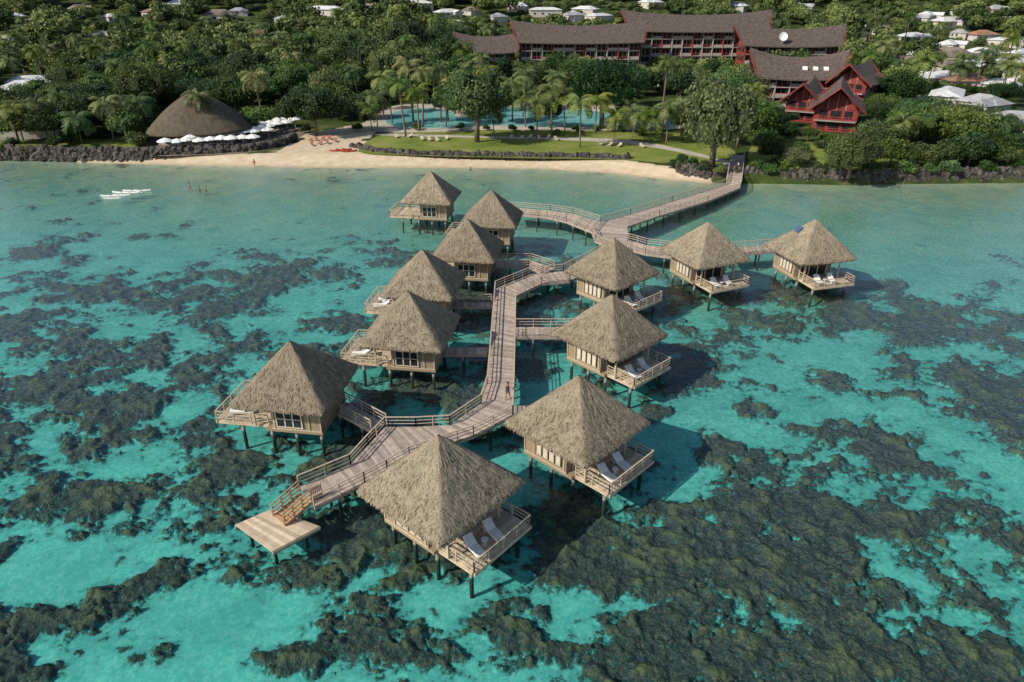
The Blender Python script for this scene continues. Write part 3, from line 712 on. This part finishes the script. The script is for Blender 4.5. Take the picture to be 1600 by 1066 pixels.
# ---------------------------------------------------------------- houses
def house_me(w,d,h,rh,rm,seed,wing=False):
    mb=MB(); mb.box(-w/2,w/2,-d/2,d/2,-2,h)
    if wing: mb.box(w*.1,w*.45,-d/2-4,-d/2,-2,h-.2)
    wl=mb.mesh('wall',M['housewall'])
    e=.7; mb=MB(); a=w/2+e;b_=d/2+e; rl=max(.5,w/2-d/2)
    V=[(-a,-b_,h-.1),(a,-b_,h-.1),(a,b_,h-.1),(-a,b_,h-.1),(-rl,0,h+rh),(rl,0,h+rh)]
    mb.add(V,[(0,1,5,4),(1,2,5),(2,3,4,5),(3,0,4),(3,2,1,0)])
    if wing:
        x0,x1,xm=w*.1-.5,w*.45+.5,w*.275; yf=-d/2-4.6
        mb.add([(x0,yf,h-.25),(x1,yf,h-.25),(xm,yf,h+rh*.7),(x0,-1,h-.25),(x1,-1,h-.25),(xm,-1,h+rh*.7)],[(0,2,5,3),(2,1,4,5),(0,1,2),(1,0,3,4)])
    rf=mb.mesh('roof',rm)
    wn=MB(); wn.box(-.8,.8,-d/2-.05,-d/2-.01,.9,2.2); wn=wn.mesh('window',M['glass']); return wl,rf,wn,w
hm=[house_me(16,9,3.2,2.2,M['roofwhite'],1,True),house_me(13,9,3.2,2.4,M['roofgrey'],2,True),house_me(14,10,3.4,2.6,M['rooftile'],3),house_me(26,11,4.2,1.8,M['roofwhite'],4),house_me(15,9,3.2,3.0,M['roofbrown'],5,True)]
hl=['white roofed house among trees','grey roofed house among trees','terracotta roofed house among trees','long white roofed building among trees','brown roofed house among trees']
hpos=[(75,42,3),(45,133,0),(12,172,3),(100,98,2),(130,92,0),(330,52,1),(560,16,4),(620,20,1),(700,24,0),(850,22,3),(890,28,1),(930,30,3),(740,20,4),(650,14,3),(450,34,1),(250,26,2),(60,108,0),(20,68,1),
(1420,62,0),(1412,108,4),(1455,130,0),(1470,158,3),(1535,172,1),(1500,56,1),(1562,108,0),(1592,105,0),(1445,78,3),(1590,38,1),(1385,52,4),(1580,200,1),(1520,108,0),(1490,112,4),(810,14,0),(780,30,1),(910,18,0),(1590,88,0),(1350,36,1),(160,60,1),(200,90,4),(10,210,3),(380,20,1),(500,24,3),(1150,14,0),(1250,16,1),(1320,60,4),(1450,30,0),(1540,60,2),(1560,20,1),(30,30,0),(130,20,4),(720,42,1),(290,12,0),(420,60,2),(1010,8,0),(1500,135,2),(1555,140,0),(1435,172,1),(1400,128,0),(1570,70,3),(1530,90,0),(1470,95,4),(180,30,0),(230,70,1),(340,30,4),(1480,40,0),(1420,35,1),(1510,22,4),(1545,120,3),(1425,92,0),(1480,75,0),(60,150,0),(150,120,1)]
hw=[]
for u,v,k in hpos:
    p=Gt(u+random.uniform(-8,8),v+3)
    if p is None: continue
    k_=hm[k]; q=random.uniform(.72,1.12); T=thing('house',(p.x,p.y,land_z(p.x,p.y)),random.uniform(-1.1,1.1),hl[k],'house','houses among the trees behind the resort',(q*random.uniform(.85,1.25),q,q))
    part('wall',k_[0],T); part('roof',k_[1],T)
    for q in (-.35,-.1): part('window',k_[2],T,(k_[3]*q,0,0))
    hw.append((p.x,p.y,13 if k==3 else 8))
# ---------------------------------------------------------------- trees
def crown_np(r,nl,nq,leaf,rx=1.0,rz=.7,up=.3,spread=.62):
    C=r.normal(0,1,(nl,3)); C/=np.linalg.norm(C,axis=1)[:,None]; C*=spread*r.random((nl,1))**.45
    C[:,2]=np.abs(C[:,2])*1.1-.22; Rl=r.uniform(.22,.45,nl)
    li=r.integers(0,nl,nq); D=r.normal(0,1,(nq,3)); D/=np.linalg.norm(D,axis=1)[:,None]; D[:,2]=D[:,2]*.85+up*.4
    Pn=C[li]+D*(Rl[li]*r.uniform(.70,1.18,nq))[:,None]
    Pn=Pn*np.array([rx,rx,rz]); 
    Nn=D+r.normal(0,.6,(nq,3)); Nn/=np.linalg.norm(Nn,axis=1)[:,None]
    T1=np.cross(Nn,r.normal(0,1,(nq,3))); T1/=np.linalg.norm(T1,axis=1)[:,None]; T2=np.cross(Nn,T1)
    sz=leaf*r.uniform(.5,1.3,nq)[:,None]
    V=np.stack([Pn-T1*sz,Pn-T2*sz*.6,Pn+T1*sz,Pn+T2*sz*.6],1).reshape(-1,3)
    Q=np.arange(nq*4).reshape(-1,4)
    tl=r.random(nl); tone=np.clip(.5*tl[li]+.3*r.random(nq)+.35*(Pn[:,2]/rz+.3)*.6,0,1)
    return V,Q,tone,C,Rl
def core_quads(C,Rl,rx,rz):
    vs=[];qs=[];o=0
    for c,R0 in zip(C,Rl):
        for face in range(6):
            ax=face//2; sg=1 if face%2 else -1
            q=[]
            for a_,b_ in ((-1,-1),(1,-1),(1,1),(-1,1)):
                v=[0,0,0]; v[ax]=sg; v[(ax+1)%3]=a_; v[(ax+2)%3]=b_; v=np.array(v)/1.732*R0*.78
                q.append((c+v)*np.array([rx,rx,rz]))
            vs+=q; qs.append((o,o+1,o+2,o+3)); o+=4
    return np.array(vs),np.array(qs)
def crown_mesh(seed,nl,nq,leaf,rz,mt,spread=.62):
    r=np.random.default_rng(seed); V,Q,t,C,Rl=crown_np(r,nl,nq,leaf,1.0,rz,spread=spread)
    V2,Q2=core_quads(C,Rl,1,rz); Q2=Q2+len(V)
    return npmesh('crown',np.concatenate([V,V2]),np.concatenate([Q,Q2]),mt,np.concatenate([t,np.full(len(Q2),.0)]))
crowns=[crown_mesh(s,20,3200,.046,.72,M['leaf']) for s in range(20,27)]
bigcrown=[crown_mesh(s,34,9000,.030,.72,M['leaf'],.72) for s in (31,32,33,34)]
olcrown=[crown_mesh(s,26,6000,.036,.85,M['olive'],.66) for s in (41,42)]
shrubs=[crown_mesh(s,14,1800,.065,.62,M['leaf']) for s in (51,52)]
def trunk_mesh(seed,fork=True):
    random.seed(seed); mb=MB()
    mb.tube([(0,0,-.02),(.01,.01,.35),(.03,0,.75)],[.038,.028,.022],8)
    for k in range(5):
        a_=k*1.256+random.random(); L_=random.uniform(.18,.28)
        mb.tube([(.01,.01,.36+.05*k),(math.cos(a_)*L_*.5,math.sin(a_)*L_*.5,.52+.04*k),(math.cos(a_)*L_,math.sin(a_)*L_,.7+.03*k)],[.018,.012,.007],6)
    return mb.mesh('trunk',M['trunk'],True)
trunks=[trunk_mesh(s) for s in (1,2,3)]
random.seed(11)
def tree(x,y,z,h,r,kind='b',label=None,name='broadleaf_tree',group='broadleaf trees around the resort',low=.0):
    me={'b':crowns,'B':bigcrown,'o':olcrown,'s':shrubs}[kind]; me=me[random.randrange(len(me))]
    T=thing(name,(x,y,z),random.uniform(0,6.28),label or 'dense green broadleaf tree in the resort grounds','tree' if name!='shrub' else 'shrub',group)
    part('trunk',trunks[random.randrange(3)],T,scale=(h,h,h*.85))
    rzs=min(1.3,max(.6,h*.70/r))
    if kind=='s': part('crown',me,T,(0,0,h*.42),(0,0,0),(r,r,h*.9))
    else: part('crown',me,T,(0,0,h-r*.66*rzs),(0,0,0),(r,r,r*rzs))
    return T
heroes=[(745,222,95,9.4,'B','large rounded shade tree standing on the lawn'),(940,200,80,9.8,'B','large leafy tree beside the swimming pool'),(1112,262,112,9.4,'o','tall feathery olive green tree near the jetty'),
(495,212,130,9.5,'B','spreading low tree beside the beach path'),(240,196,88,8,'B','tall dark tree near the restaurant'),(1400,176,100,8,'B','reddish green tree near the hotel'),
(1480,240,156,9.5,'B','dense dark shrub like tree near the sea wall'),(1440,232,165,7,'b',None),(1560,228,178,6,'o','olive green tree near the sea wall'),(1325,278,203,6,'o','pale feathery shrub tree at the sea wall'),
(160,196,114,8,'B',None),(60,216,146,7.5,'B',None),(200,222,164,6,'b',None),(410,200,160,6,'b',None),(575,186,135,6,'b',None),(1175,225,160,6,'b',None),(1390,262,212,6,'b',None),(1430,264,220,5,'b',None),(1510,262,200,6,'b',None),(1065,212,155,5,'b',None),(780,192,120,6,'b',None),(1130,190,95,8,'B',None),(1010,205,155,5,'b',None),(860,200,148,4.5,'b',None),(700,190,130,5,'b',None),(90,224,165,6.5,'B','dense dark tree near the waterfront'),(30,224,170,6.5,'b',None),(620,160,55,10,'B','tall spreading tree behind the pool'),(520,150,65,10,'B',None),(400,155,72,10,'B',None),(660,150,58,11,'B',None),(450,165,88,9,'B',None),(330,150,72,9,'B',None),(900,158,78,7,'B',None),(985,166,92,7,'B',None),(830,158,88,7,'B',None),(1160,180,105,7,'o','tall olive green tree beside the hotel'),
(735,150,66,9,'B',None),(780,148,84,7,'B',None),(695,140,45,11,'B','huge dark rounded tree behind the pool'),(580,140,46,11,'B','huge dark rounded tree behind the pool'),(270,140,60,9,'B',None),(200,150,72,9,'B',None),(130,150,80,9,'B',None),(60,178,118,7,'B',None),(450,120,42,10,'B',None),(540,110,30,11,'B',None),(640,105,24,12,'B','huge dark rounded tree behind the pool'),(360,115,45,9,'B',None),(700,100,24,11,'B',None),(1362,125,66,8,'B',None),(1440,200,140,6,'b',None),(1060,165,100,6,'b',None),(870,140,72,6,'b',None),(1110,150,85,6,'b',None),
(1370,240,185,7,'B',None),(1420,225,165,7,'B',None),(1530,248,195,6.5,'B',None),(1590,250,200,6,'b',None),(1465,262,215,5,'b',None),(1350,262,222,4.5,'b',None),(1555,264,222,5,'b',None),(1205,255,215,4,'b',None),(1240,262,228,3.5,'o',None),(1388,205,150,7,'B',None),(1365,220,185,4.5,'b',None),(1500,215,165,6,'b',None),(1185,238,190,4.5,'b',None),(385,214,175,4.5,'b',None),(262,214,168,5,'b',None),(290,190,130,6,'b',None),(370,185,118,8,'B',None),(345,180,112,8,'B',None),(1205,205,165,4.5,'b',None),(1225,222,188,3.6,'b',None),(1262,222,195,3.2,'b',None)]
occupied=[]
for u,v,vt,r_,k,lb in heroes:
    g=G(u,v,1.5); tree(g.x,g.y,1.5,min(23,topz(g,vt)-1.5),r_,k,lb); occupied.append((g.x,g.y,r_))
def palm_fronds(seed):
    r=random.Random(seed); mb=MB()
    for i in range(24):
        az=i*2.4+r.random()*.4; el=r.uniform(-.35,1.15); L_=r.uniform(.85,1.1); seg=9
        d=Vector((math.cos(az),math.sin(az),0)); side=Vector((-d.y,d.x,0))
        pts=[]; p=Vector((0,0,0)); e=el
        for k in range(seg+1):
            pts.append(p.copy()); p=p+(d*math.cos(e)+Vector((0,0,math.sin(e))))*L_/seg; e-=.21
        tn=r.random()*.6+.2 if el>-.1 else .05
        for k in range(seg):
            for sg in (-1,1):
                for sub in (0,.5):
                    a_=pts[k].lerp(pts[k+1],sub); b_=pts[k].lerp(pts[k+1],sub+.38)
                    ll=.22*math.sin(math.pi*min(1,(k+sub+1.2)/(seg+1.6)))+.03
                    tip=(a_+b_)/2+side*sg*ll*.85+d*ll*.5-Vector((0,0,ll*r.uniform(.25,.7)))
                    tip2=tip+(b_-a_)*.5
                    mb.add([a_,b_,tip2,tip],[(0,1,2,3)],min(1,tn+r.random()*.25))
    return mb.mesh('crown',M['palm'])
pf=[palm_fronds(s) for s in (1,2,3)]
def palm_trunk(seed):
    r=random.Random(seed); bx=r.uniform(-.1,.1); mb=MB(); n=8
    mb.tube([(bx*math.sin(k/n*1.57)-bx,0,k/n) for k in range(n+1)],[.022-.009*k/n for k in range(n+1)],8); return mb.mesh('trunk',M['trunk'],True)
pt=[palm_trunk(s) for s in (4,5,6)]
def palm(x,y,z,h,label='slender coconut palm with drooping fronds in the resort grounds'):
    T=thing('palm_tree',(x,y,z),random.uniform(0,6.28),label,'palm tree','coconut palms around the resort')
    q=random.randrange(3); part('trunk',pt[q],T,scale=(h,h,h)); s=random.uniform(4.2,5.6); part('crown',pf[random.randrange(3)],T,(0,0,h),(0,0,0),(s,s,s))
pal=[(325,225,150),(130,226,190),(592,200,150),(630,215,128),(665,200,112),(690,190,105),(905,232,160),(840,218,160),(820,200,150),(990,216,175),(1040,226,168),(1035,185,95),(612,195,135),(645,190,100),(410,190,120),(975,205,160),
(1195,215,165),(740,160,100),(870,165,120),(560,175,110),(520,150,80),(380,140,85),(300,140,70),(280,150,95),(610,130,70),(640,120,60),(1060,150,100),(1010,150,110),(180,130,80),(90,120,75),(480,120,60),(1350,140,85),(1420,175,130),(1380,110,60),(560,100,50),(250,110,55),(620,80,25),(540,60,20),(330,75,30),(150,85,45),(1540,120,75),(1570,90,50),(890,150,105),(920,150,95),(580,205,170),(700,200,140),(655,205,140),(800,190,130),(1080,200,150),(860,205,140),(960,230,178),(770,215,170),(1015,222,180),(1170,205,140),(1400,240,190),(1550,240,185),
(40,226,170),(75,222,160),(180,222,160),(230,218,158),(15,220,165),(110,215,150),(880,205,150),(930,210,155),(1060,222,165),(600,180,120),(680,175,110),(710,180,120),(760,178,110),(820,175,115)]
rp=random.Random(3)
for i in range(80):
    u=rp.uniform(20,780) if i<56 else rp.uniform(1320,1590); v=rp.uniform(40,165); pal.append((u,v,v-rp.uniform(36,62)*(.45+v/200)))
for u,v,vt in pal:
    g=Gt(u,v); palm(g.x,g.y,g.z,min(21,max(6,topz(g,vt)-g.z)))
# scatter
cand=[]
for y in np.arange(162,640,8.4):
    for x in np.arange(-470,470,8.4):
        cand.append((x+random.uniform(-3.8,3.8),y+random.uniform(-3.8,3.8)))
ind=[]
for x,y in cand:
    if abs(x)>.80*y*1.05+25: continue
    if y>235 and random.random()<.42: continue
    z=land_z(x,y); u,v=proj(x,y,z)
    if v<-45: continue
    d=y-float(shore(x))
    if d<rampw(x)+4: continue
    if 232<u<478 and v>176: continue
    if 478<=u<600 and v>188: continue
    if 545<u<1150 and v>197: continue
    if 560<u<1085 and 156<v<=205: continue
    if 1178<u<1310 and v>208: continue
    if u<=232 and v>216: continue
    bad=False; hmax=99
    for bx,by,br,hw_,hd_,r_ in keep:
        dx,dy=x-bx,y-by; lx_=dx*math.cos(r_)+dy*math.sin(r_); ly_=-dx*math.sin(r_)+dy*math.cos(r_)
        if abs(lx_)<hw_+5 and -6<ly_<2*hd_+5: bad=True;break
        if u<1150 and abs(lx_)<hw_+3 and -70<ly_<=-6: hmax=min(hmax,10)
    if bad: continue
    if u>1190 and u<1345 and 160<v<225: hmax=min(hmax,4)
    for bx,by,br in hw:
        dx,dy=x-bx,y-by
        if abs(dx)<br+1 and abs(dy)<7: bad=True;break
        if abs(dx)<br and -42<dy<=-7: hmax=min(hmax,4.2)
    if bad: continue
    if any((x-a_)**2+(y-b_)**2<(r_*.75)**2 for a_,b_,r_ in occupied): continue
    n_=float(fbm(np.array([x/40]),np.array([y/40]),3,9)[0])
    if y>330 and n_<.42 : hmax=min(hmax,4.5)
    h=random.uniform(6,13)+(3.5*max(0,(n_-.5))*4 if u<800 else 0)
    if y>235: h*=random.uniform(.9,1.5)
    if u>1160 and v>150: h=random.uniform(5.5,10)
    h=min(h,hmax*random.uniform(.75,1.1)); r_=h*random.uniform(.40,.66)+(1.1 if y<235 else 2.2)
    ind.append((y,x,z,h,r_))
ind.sort(); nn_=300-len(heroes)-2; near=ind[:nn_]; bulk=ind[nn_:]
for y,x,z,h,r_ in near:
    q=random.random(); k='b' if q<.45 else ('B' if q<.87 else 'o')
    tree(x,y,z,h,r_,k)
rngb=np.random.default_rng(99); protos=[]
for s in range(8):
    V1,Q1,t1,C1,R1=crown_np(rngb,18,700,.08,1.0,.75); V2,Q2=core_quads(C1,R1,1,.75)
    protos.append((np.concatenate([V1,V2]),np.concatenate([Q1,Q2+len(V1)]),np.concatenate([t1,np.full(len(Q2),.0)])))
VV=[];QQ=[];TT=[];off=0
for y,x,z,h,r_ in bulk:
    V1,Q1,t1=protos[random.randrange(8)]; a_=random.uniform(0,6.28); ca,sa=math.cos(a_),math.sin(a_)
    W=V1*np.array([r_,r_,max(r_*.9,h*.62)]); W=np.stack([W[:,0]*ca-W[:,1]*sa+x,W[:,0]*sa+W[:,1]*ca+y,W[:,2]+z+h*.5],-1)
    VV.append(W); QQ.append(Q1+off); TT.append(np.clip(t1*.85+random.uniform(-.35,.5),0,1.3)); off+=len(V1)
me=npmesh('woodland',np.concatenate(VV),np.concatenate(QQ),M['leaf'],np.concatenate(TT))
solo('woodland',me,kind='stuff')
for u,v,h in [(20,232,3),(90,230,3.5),(110,225,4),(215,228,4),(385,200,3),(560,205,2.5),(1080,262,2.6),(1065,254,2.2),(1125,272,2),(1180,268,3),(1200,272,2.6),(1230,270,3),(1280,272,2.5),(1300,270,3.4),(1360,272,3),(1415,272,3.2),(1450,272,2.6),(1480,272,3.4),(1540,270,3),(1580,268,3),(1300,245,3),(1250,238,3),(1170,205,3),(870,212,2),(800,205,2.2),(720,203,2.2),(1000,212,2.4),(970,206,2),(650,203,2.2),(1225,215,3),(1345,262,3.4),(1500,255,3.5),(1590,255,3.5),(1395,245,3.6),(760,204,1.8),(900,206,2.2),(930,205,1.8),(830,204,1.6),(50,238,2),(150,236,2.2),(5,238,2.4),(250,212,3),(478,208,2.5),(1215,262,3),(1260,255,2.6),(1310,258,3.2),(1330,250,3),(1280,232,2.4),(1210,228,2.6),(1440,250,3.4),(1480,250,3.6),(1560,255,3.4),(1100,268,2.6),(1050,262,2),(1290,222,2.6),(1320,228,3),(1340,238,3)]:
    g=G(u,v,1.5); tree(g.x,g.y,1.5,h,h*.8,'s','low rounded green shrub near the waterfront','shrub','shrubs near the waterfront')
# ---------------------------------------------------------------- beach furniture
random.seed(5)
for u,v in [(660,219),(672,219),(684,220),(698,220),(800,216),(814,217),(828,217),(842,218),(856,219),(870,220),(940,226),(954,227),(968,229),(1004,232),(640,216),(620,214)]:
    lounger(G(u,v+random.uniform(-1.5,1.5),1.505),random.uniform(-2.2,-1.0)+math.pi,'cream sun lounger on the lawn by the beach','sun loungers on the lawn',2)
for u,v in [(485,221),(495,220),(505,219),(515,218),(500,226),(512,225),(524,222),(488,228)]:
    g=G(u,v,1.5); lounger((g.x,g.y,land_z(g.x,g.y)),random.uniform(-2,-1.2)+math.pi,'faded red sun lounger on the sand','red sun loungers on the beach',1)
def hull_mesh(L_,W_,H_,mt,name='hull'):
    mb=MB(); n=14; m_=8; vs=[];fs=[]
    for i in range(n+1):
        s=-1+2*i/n; w=W_/2*(1-abs(s)**2.4)+.015; rise=.35*H_*abs(s)**3
        for k in range(m_):
            a_=k*2*math.pi/m_; vs.append((s*L_/2,w*math.cos(a_),H_/2+H_/2*math.sin(a_)+rise))
    for i in range(n):
        for k in range(m_): fs.append((i*m_+k,i*m_+(k+1)%m_,(i+1)*m_+(k+1)%m_,(i+1)*m_+k))
    mb.add(vs,fs); mb.beam((-.55,0,H_+.02),(.55,0,H_+.02),W_*.5,.03); return mb.mesh(name,mt,True)
ky=[hull_mesh(3.6,.75,.35,M['redplastic']),hull_mesh(3.6,.75,.35,M['orange'])]
seatm=MB(); seatm.box(-.25,.25,-.2,.2,.34,.42); seatm.box(-.3,-.22,-.2,.2,.42,.7); sm=seatm.mesh('seat',M['hair'])
for i,(u,v,r_) in enumerate([(528,240,.3),(538,239,.4),(546,241,.35)]):
    g=G(u,v,1.0); T=thing('kayak',(g.x,g.y,land_z(g.x,g.y)+.01),r_,'small plastic kayak pulled up on the sand','kayak','kayaks on the beach'); part('hull',ky[i%2],T); part('seat',sm,T)
cano=hull_mesh(5.2,.5,.36,M['white']); ama=hull_mesh(3.2,.26,.22,M['white'],'outrigger_float')
for u,v,r_ in [(180,307,.1),(197,302,-.05),(214,299,.05)]:
    g=G(u,v,0); T=thing('outrigger_canoe',(g.x,g.y,-.1),r_,'white outrigger canoe moored on the calm lagoon','canoe','outrigger canoes on the lagoon')
    part('hull',cano,T); part('outrigger_float',ama,T,(0,-1.3,0))
    for x in (-.8,.8):
        mb=MB(); mb.beam((x,0,.40),(x,-1.3,.22),.06,.06); part('crossbar',mb.mesh('crossbar',M['white']),T)
# ---------------------------------------------------------------- people
def person_mesh(walk=.25,arm=.2):
    J=[(0,0,.95,.13),(0,0,1.12,.12),(0,0,1.32,.15),(0,0,1.46,.08),(0,.0,1.53,.055),(0,.01,1.64,.095),(0,.01,1.74,.07),
    (.10,0,.90,.095),(.11,walk,.50,.065),(.11,walk*.7,.09,.042),(.11,walk*.7+.17,.04,.035),
    (-.10,0,.90,.095),(-.11,-walk*.6,.50,.065),(-.11,-walk*1.2,.10,.042),(-.11,-walk*1.2+.16,.04,.035),
    (.19,0,1.40,.06),(.23,-arm*.5,1.12,.043),(.22,arm*.3,.88,.032),(.22,arm*.5,.78,.03),
    (-.19,0,1.40,.06),(-.23,arm*.5,1.12,.043),(-.22,arm*1.0,.90,.032),(-.22,arm*1.3,.82,.03)]
    E=[(0,1),(1,2),(2,3),(3,4),(4,5),(5,6),(0,7),(7,8),(8,9),(9,10),(0,11),(11,12),(12,13),(13,14),(2,15),(15,16),(16,17),(17,18),(2,19),(19,20),(20,21),(21,22)]
    me=bpy.data.meshes.new('person'); me.from_pydata([j[:3] for j in J],E,[]); o=bpy.data.objects.new('tmp',me); col.objects.link(o)
    sk=o.modifiers.new('s','SKIN'); ss=o.modifiers.new('b','SUBSURF'); ss.levels=1
    for i,j in enumerate(J): me.skin_vertices[0].data[i].radius=(j[3],j[3])
    me.skin_vertices[0].data[0].use_root=True
    dg=bpy.context.evaluated_depsgraph_get(); r=bpy.data.meshes.new_from_object(o.evaluated_get(dg)); bpy.data.objects.remove(o)
    r.materials.clear(); r.materials.append(M['skin']); r.polygons.foreach_set('use_smooth',[True]*len(r.polygons)); return r
pm=person_mesh()
hb=MB(); hb.tube([(0,-.02,1.60),(0,-.03,1.68),(0,-.02,1.76),(0,0,1.80)],[.085,.108,.095,.03],10); hairm=hb.mesh('hair',M['hair'],True)
sh=MB(); sh.tube([(0,0,.82),(0,0,.92),(0,0,1.04)],[.19,.175,.15],12); sh.tube([(.1,.0,.86),(.11,.14,.62)],[.11,.09],10); sh.tube([(-.1,0,.86),(-.11,-.09,.62)],[.11,.09],10)
shm={k:sh.mesh('shorts',M[k]) for k in ('cloth','orange','canvas')}
tb=MB(); tb.tube([(0,0,1.03),(0,0,1.2),(0,0,1.36),(0,0,1.46)],[.155,.155,.18,.09],12); tbm={k:tb.mesh('shirt',M[k]) for k in ('cloth','orange','canvas')}
def person(loc,rot,label,c='cloth',shirt=None):
    o=solo('person',pm,loc,label=label,cat='person',rot=rot)
    part('hair',hairm,o); part('shorts',shm[c],o)
    if shirt: part('shirt',tbm[shirt],o)
g=G(797,624,FL); person((g.x-.2,g.y,FL),2.8,'person in dark clothes walking on the boardwalk','cloth','cloth')
ya=G(1150,262,2.0).y; yb=G(1146,291,FL).y
def jz(y0): return FL+(2.0-FL)*min(1,max(0,(y0-yb)/(ya-yb)))
for u,v,rt,lb,c2 in ((1147,272,.3,'person in dark shirt walking along the jetty','cloth'),(1152,268,.1,'person in white shirt walking along the jetty','canvas')):
    g=G(u,v,1.6); person((g.x,g.y,jz(g.y)),rt,lb,'cloth',c2)
for u,v in [(296,291),(312,297),(322,296),(735,266)]:
    g=G(u,v,0); person((g.x,g.y,-1.05),random.uniform(0,6),'swimmer standing chest deep in the shallow lagoon','orange')
g=G(398,260,.2); person((g.x,g.y,land_z(g.x,g.y)),1,'person in orange shorts walking at the water edge','orange','orange')
# ---------------------------------------------------------------- light, sky, camera
w=bpy.data.worlds.new("World"); scene.world=w; w.use_nodes=True; nt=w.node_tree
sky=nt.nodes.new('ShaderNodeTexSky'); sky.sky_type='NISHITA'; sky.sun_disc=False
sv=Vector((-.84,-.46,0)).normalized(); el=math.radians(36); sv=Vector((sv.x*math.cos(el),sv.y*math.cos(el),math.sin(el)))
sky.sun_elevation=el; sky.sun_rotation=math.atan2(sv.x,sv.y)
bg=nt.nodes['Background']; nt.links.new(sky.outputs[0],bg.inputs[0]); bg.inputs[1].default_value=.12
L=bpy.data.lights.new('sun','SUN'); L.energy=5.0; L.angle=math.radians(.5); L.color=(1,.93,.80)
lo=bpy.data.objects.new('sun',L); lo.rotation_euler=sv.to_track_quat('Z','Y').to_euler(); lo.location=(-50,-50,80); col.objects.link(lo)
cam=bpy.data.cameras.new('camera'); cam.lens=F/1600*36; cam.sensor_width=36; cam.clip_end=5000; cam.clip_start=.5
co=bpy.data.objects.new('camera',cam); co.location=(0,0,CH); co.rotation_euler=(math.pi/2-P,0,0); col.objects.link(co); scene.camera=co
scene.view_settings.view_transform='Standard'; scene.view_settings.look='None'; scene.view_settings.exposure=0
print('trees',len(near),'bulk',len(bulk),'objs',len(bpy.data.objects))
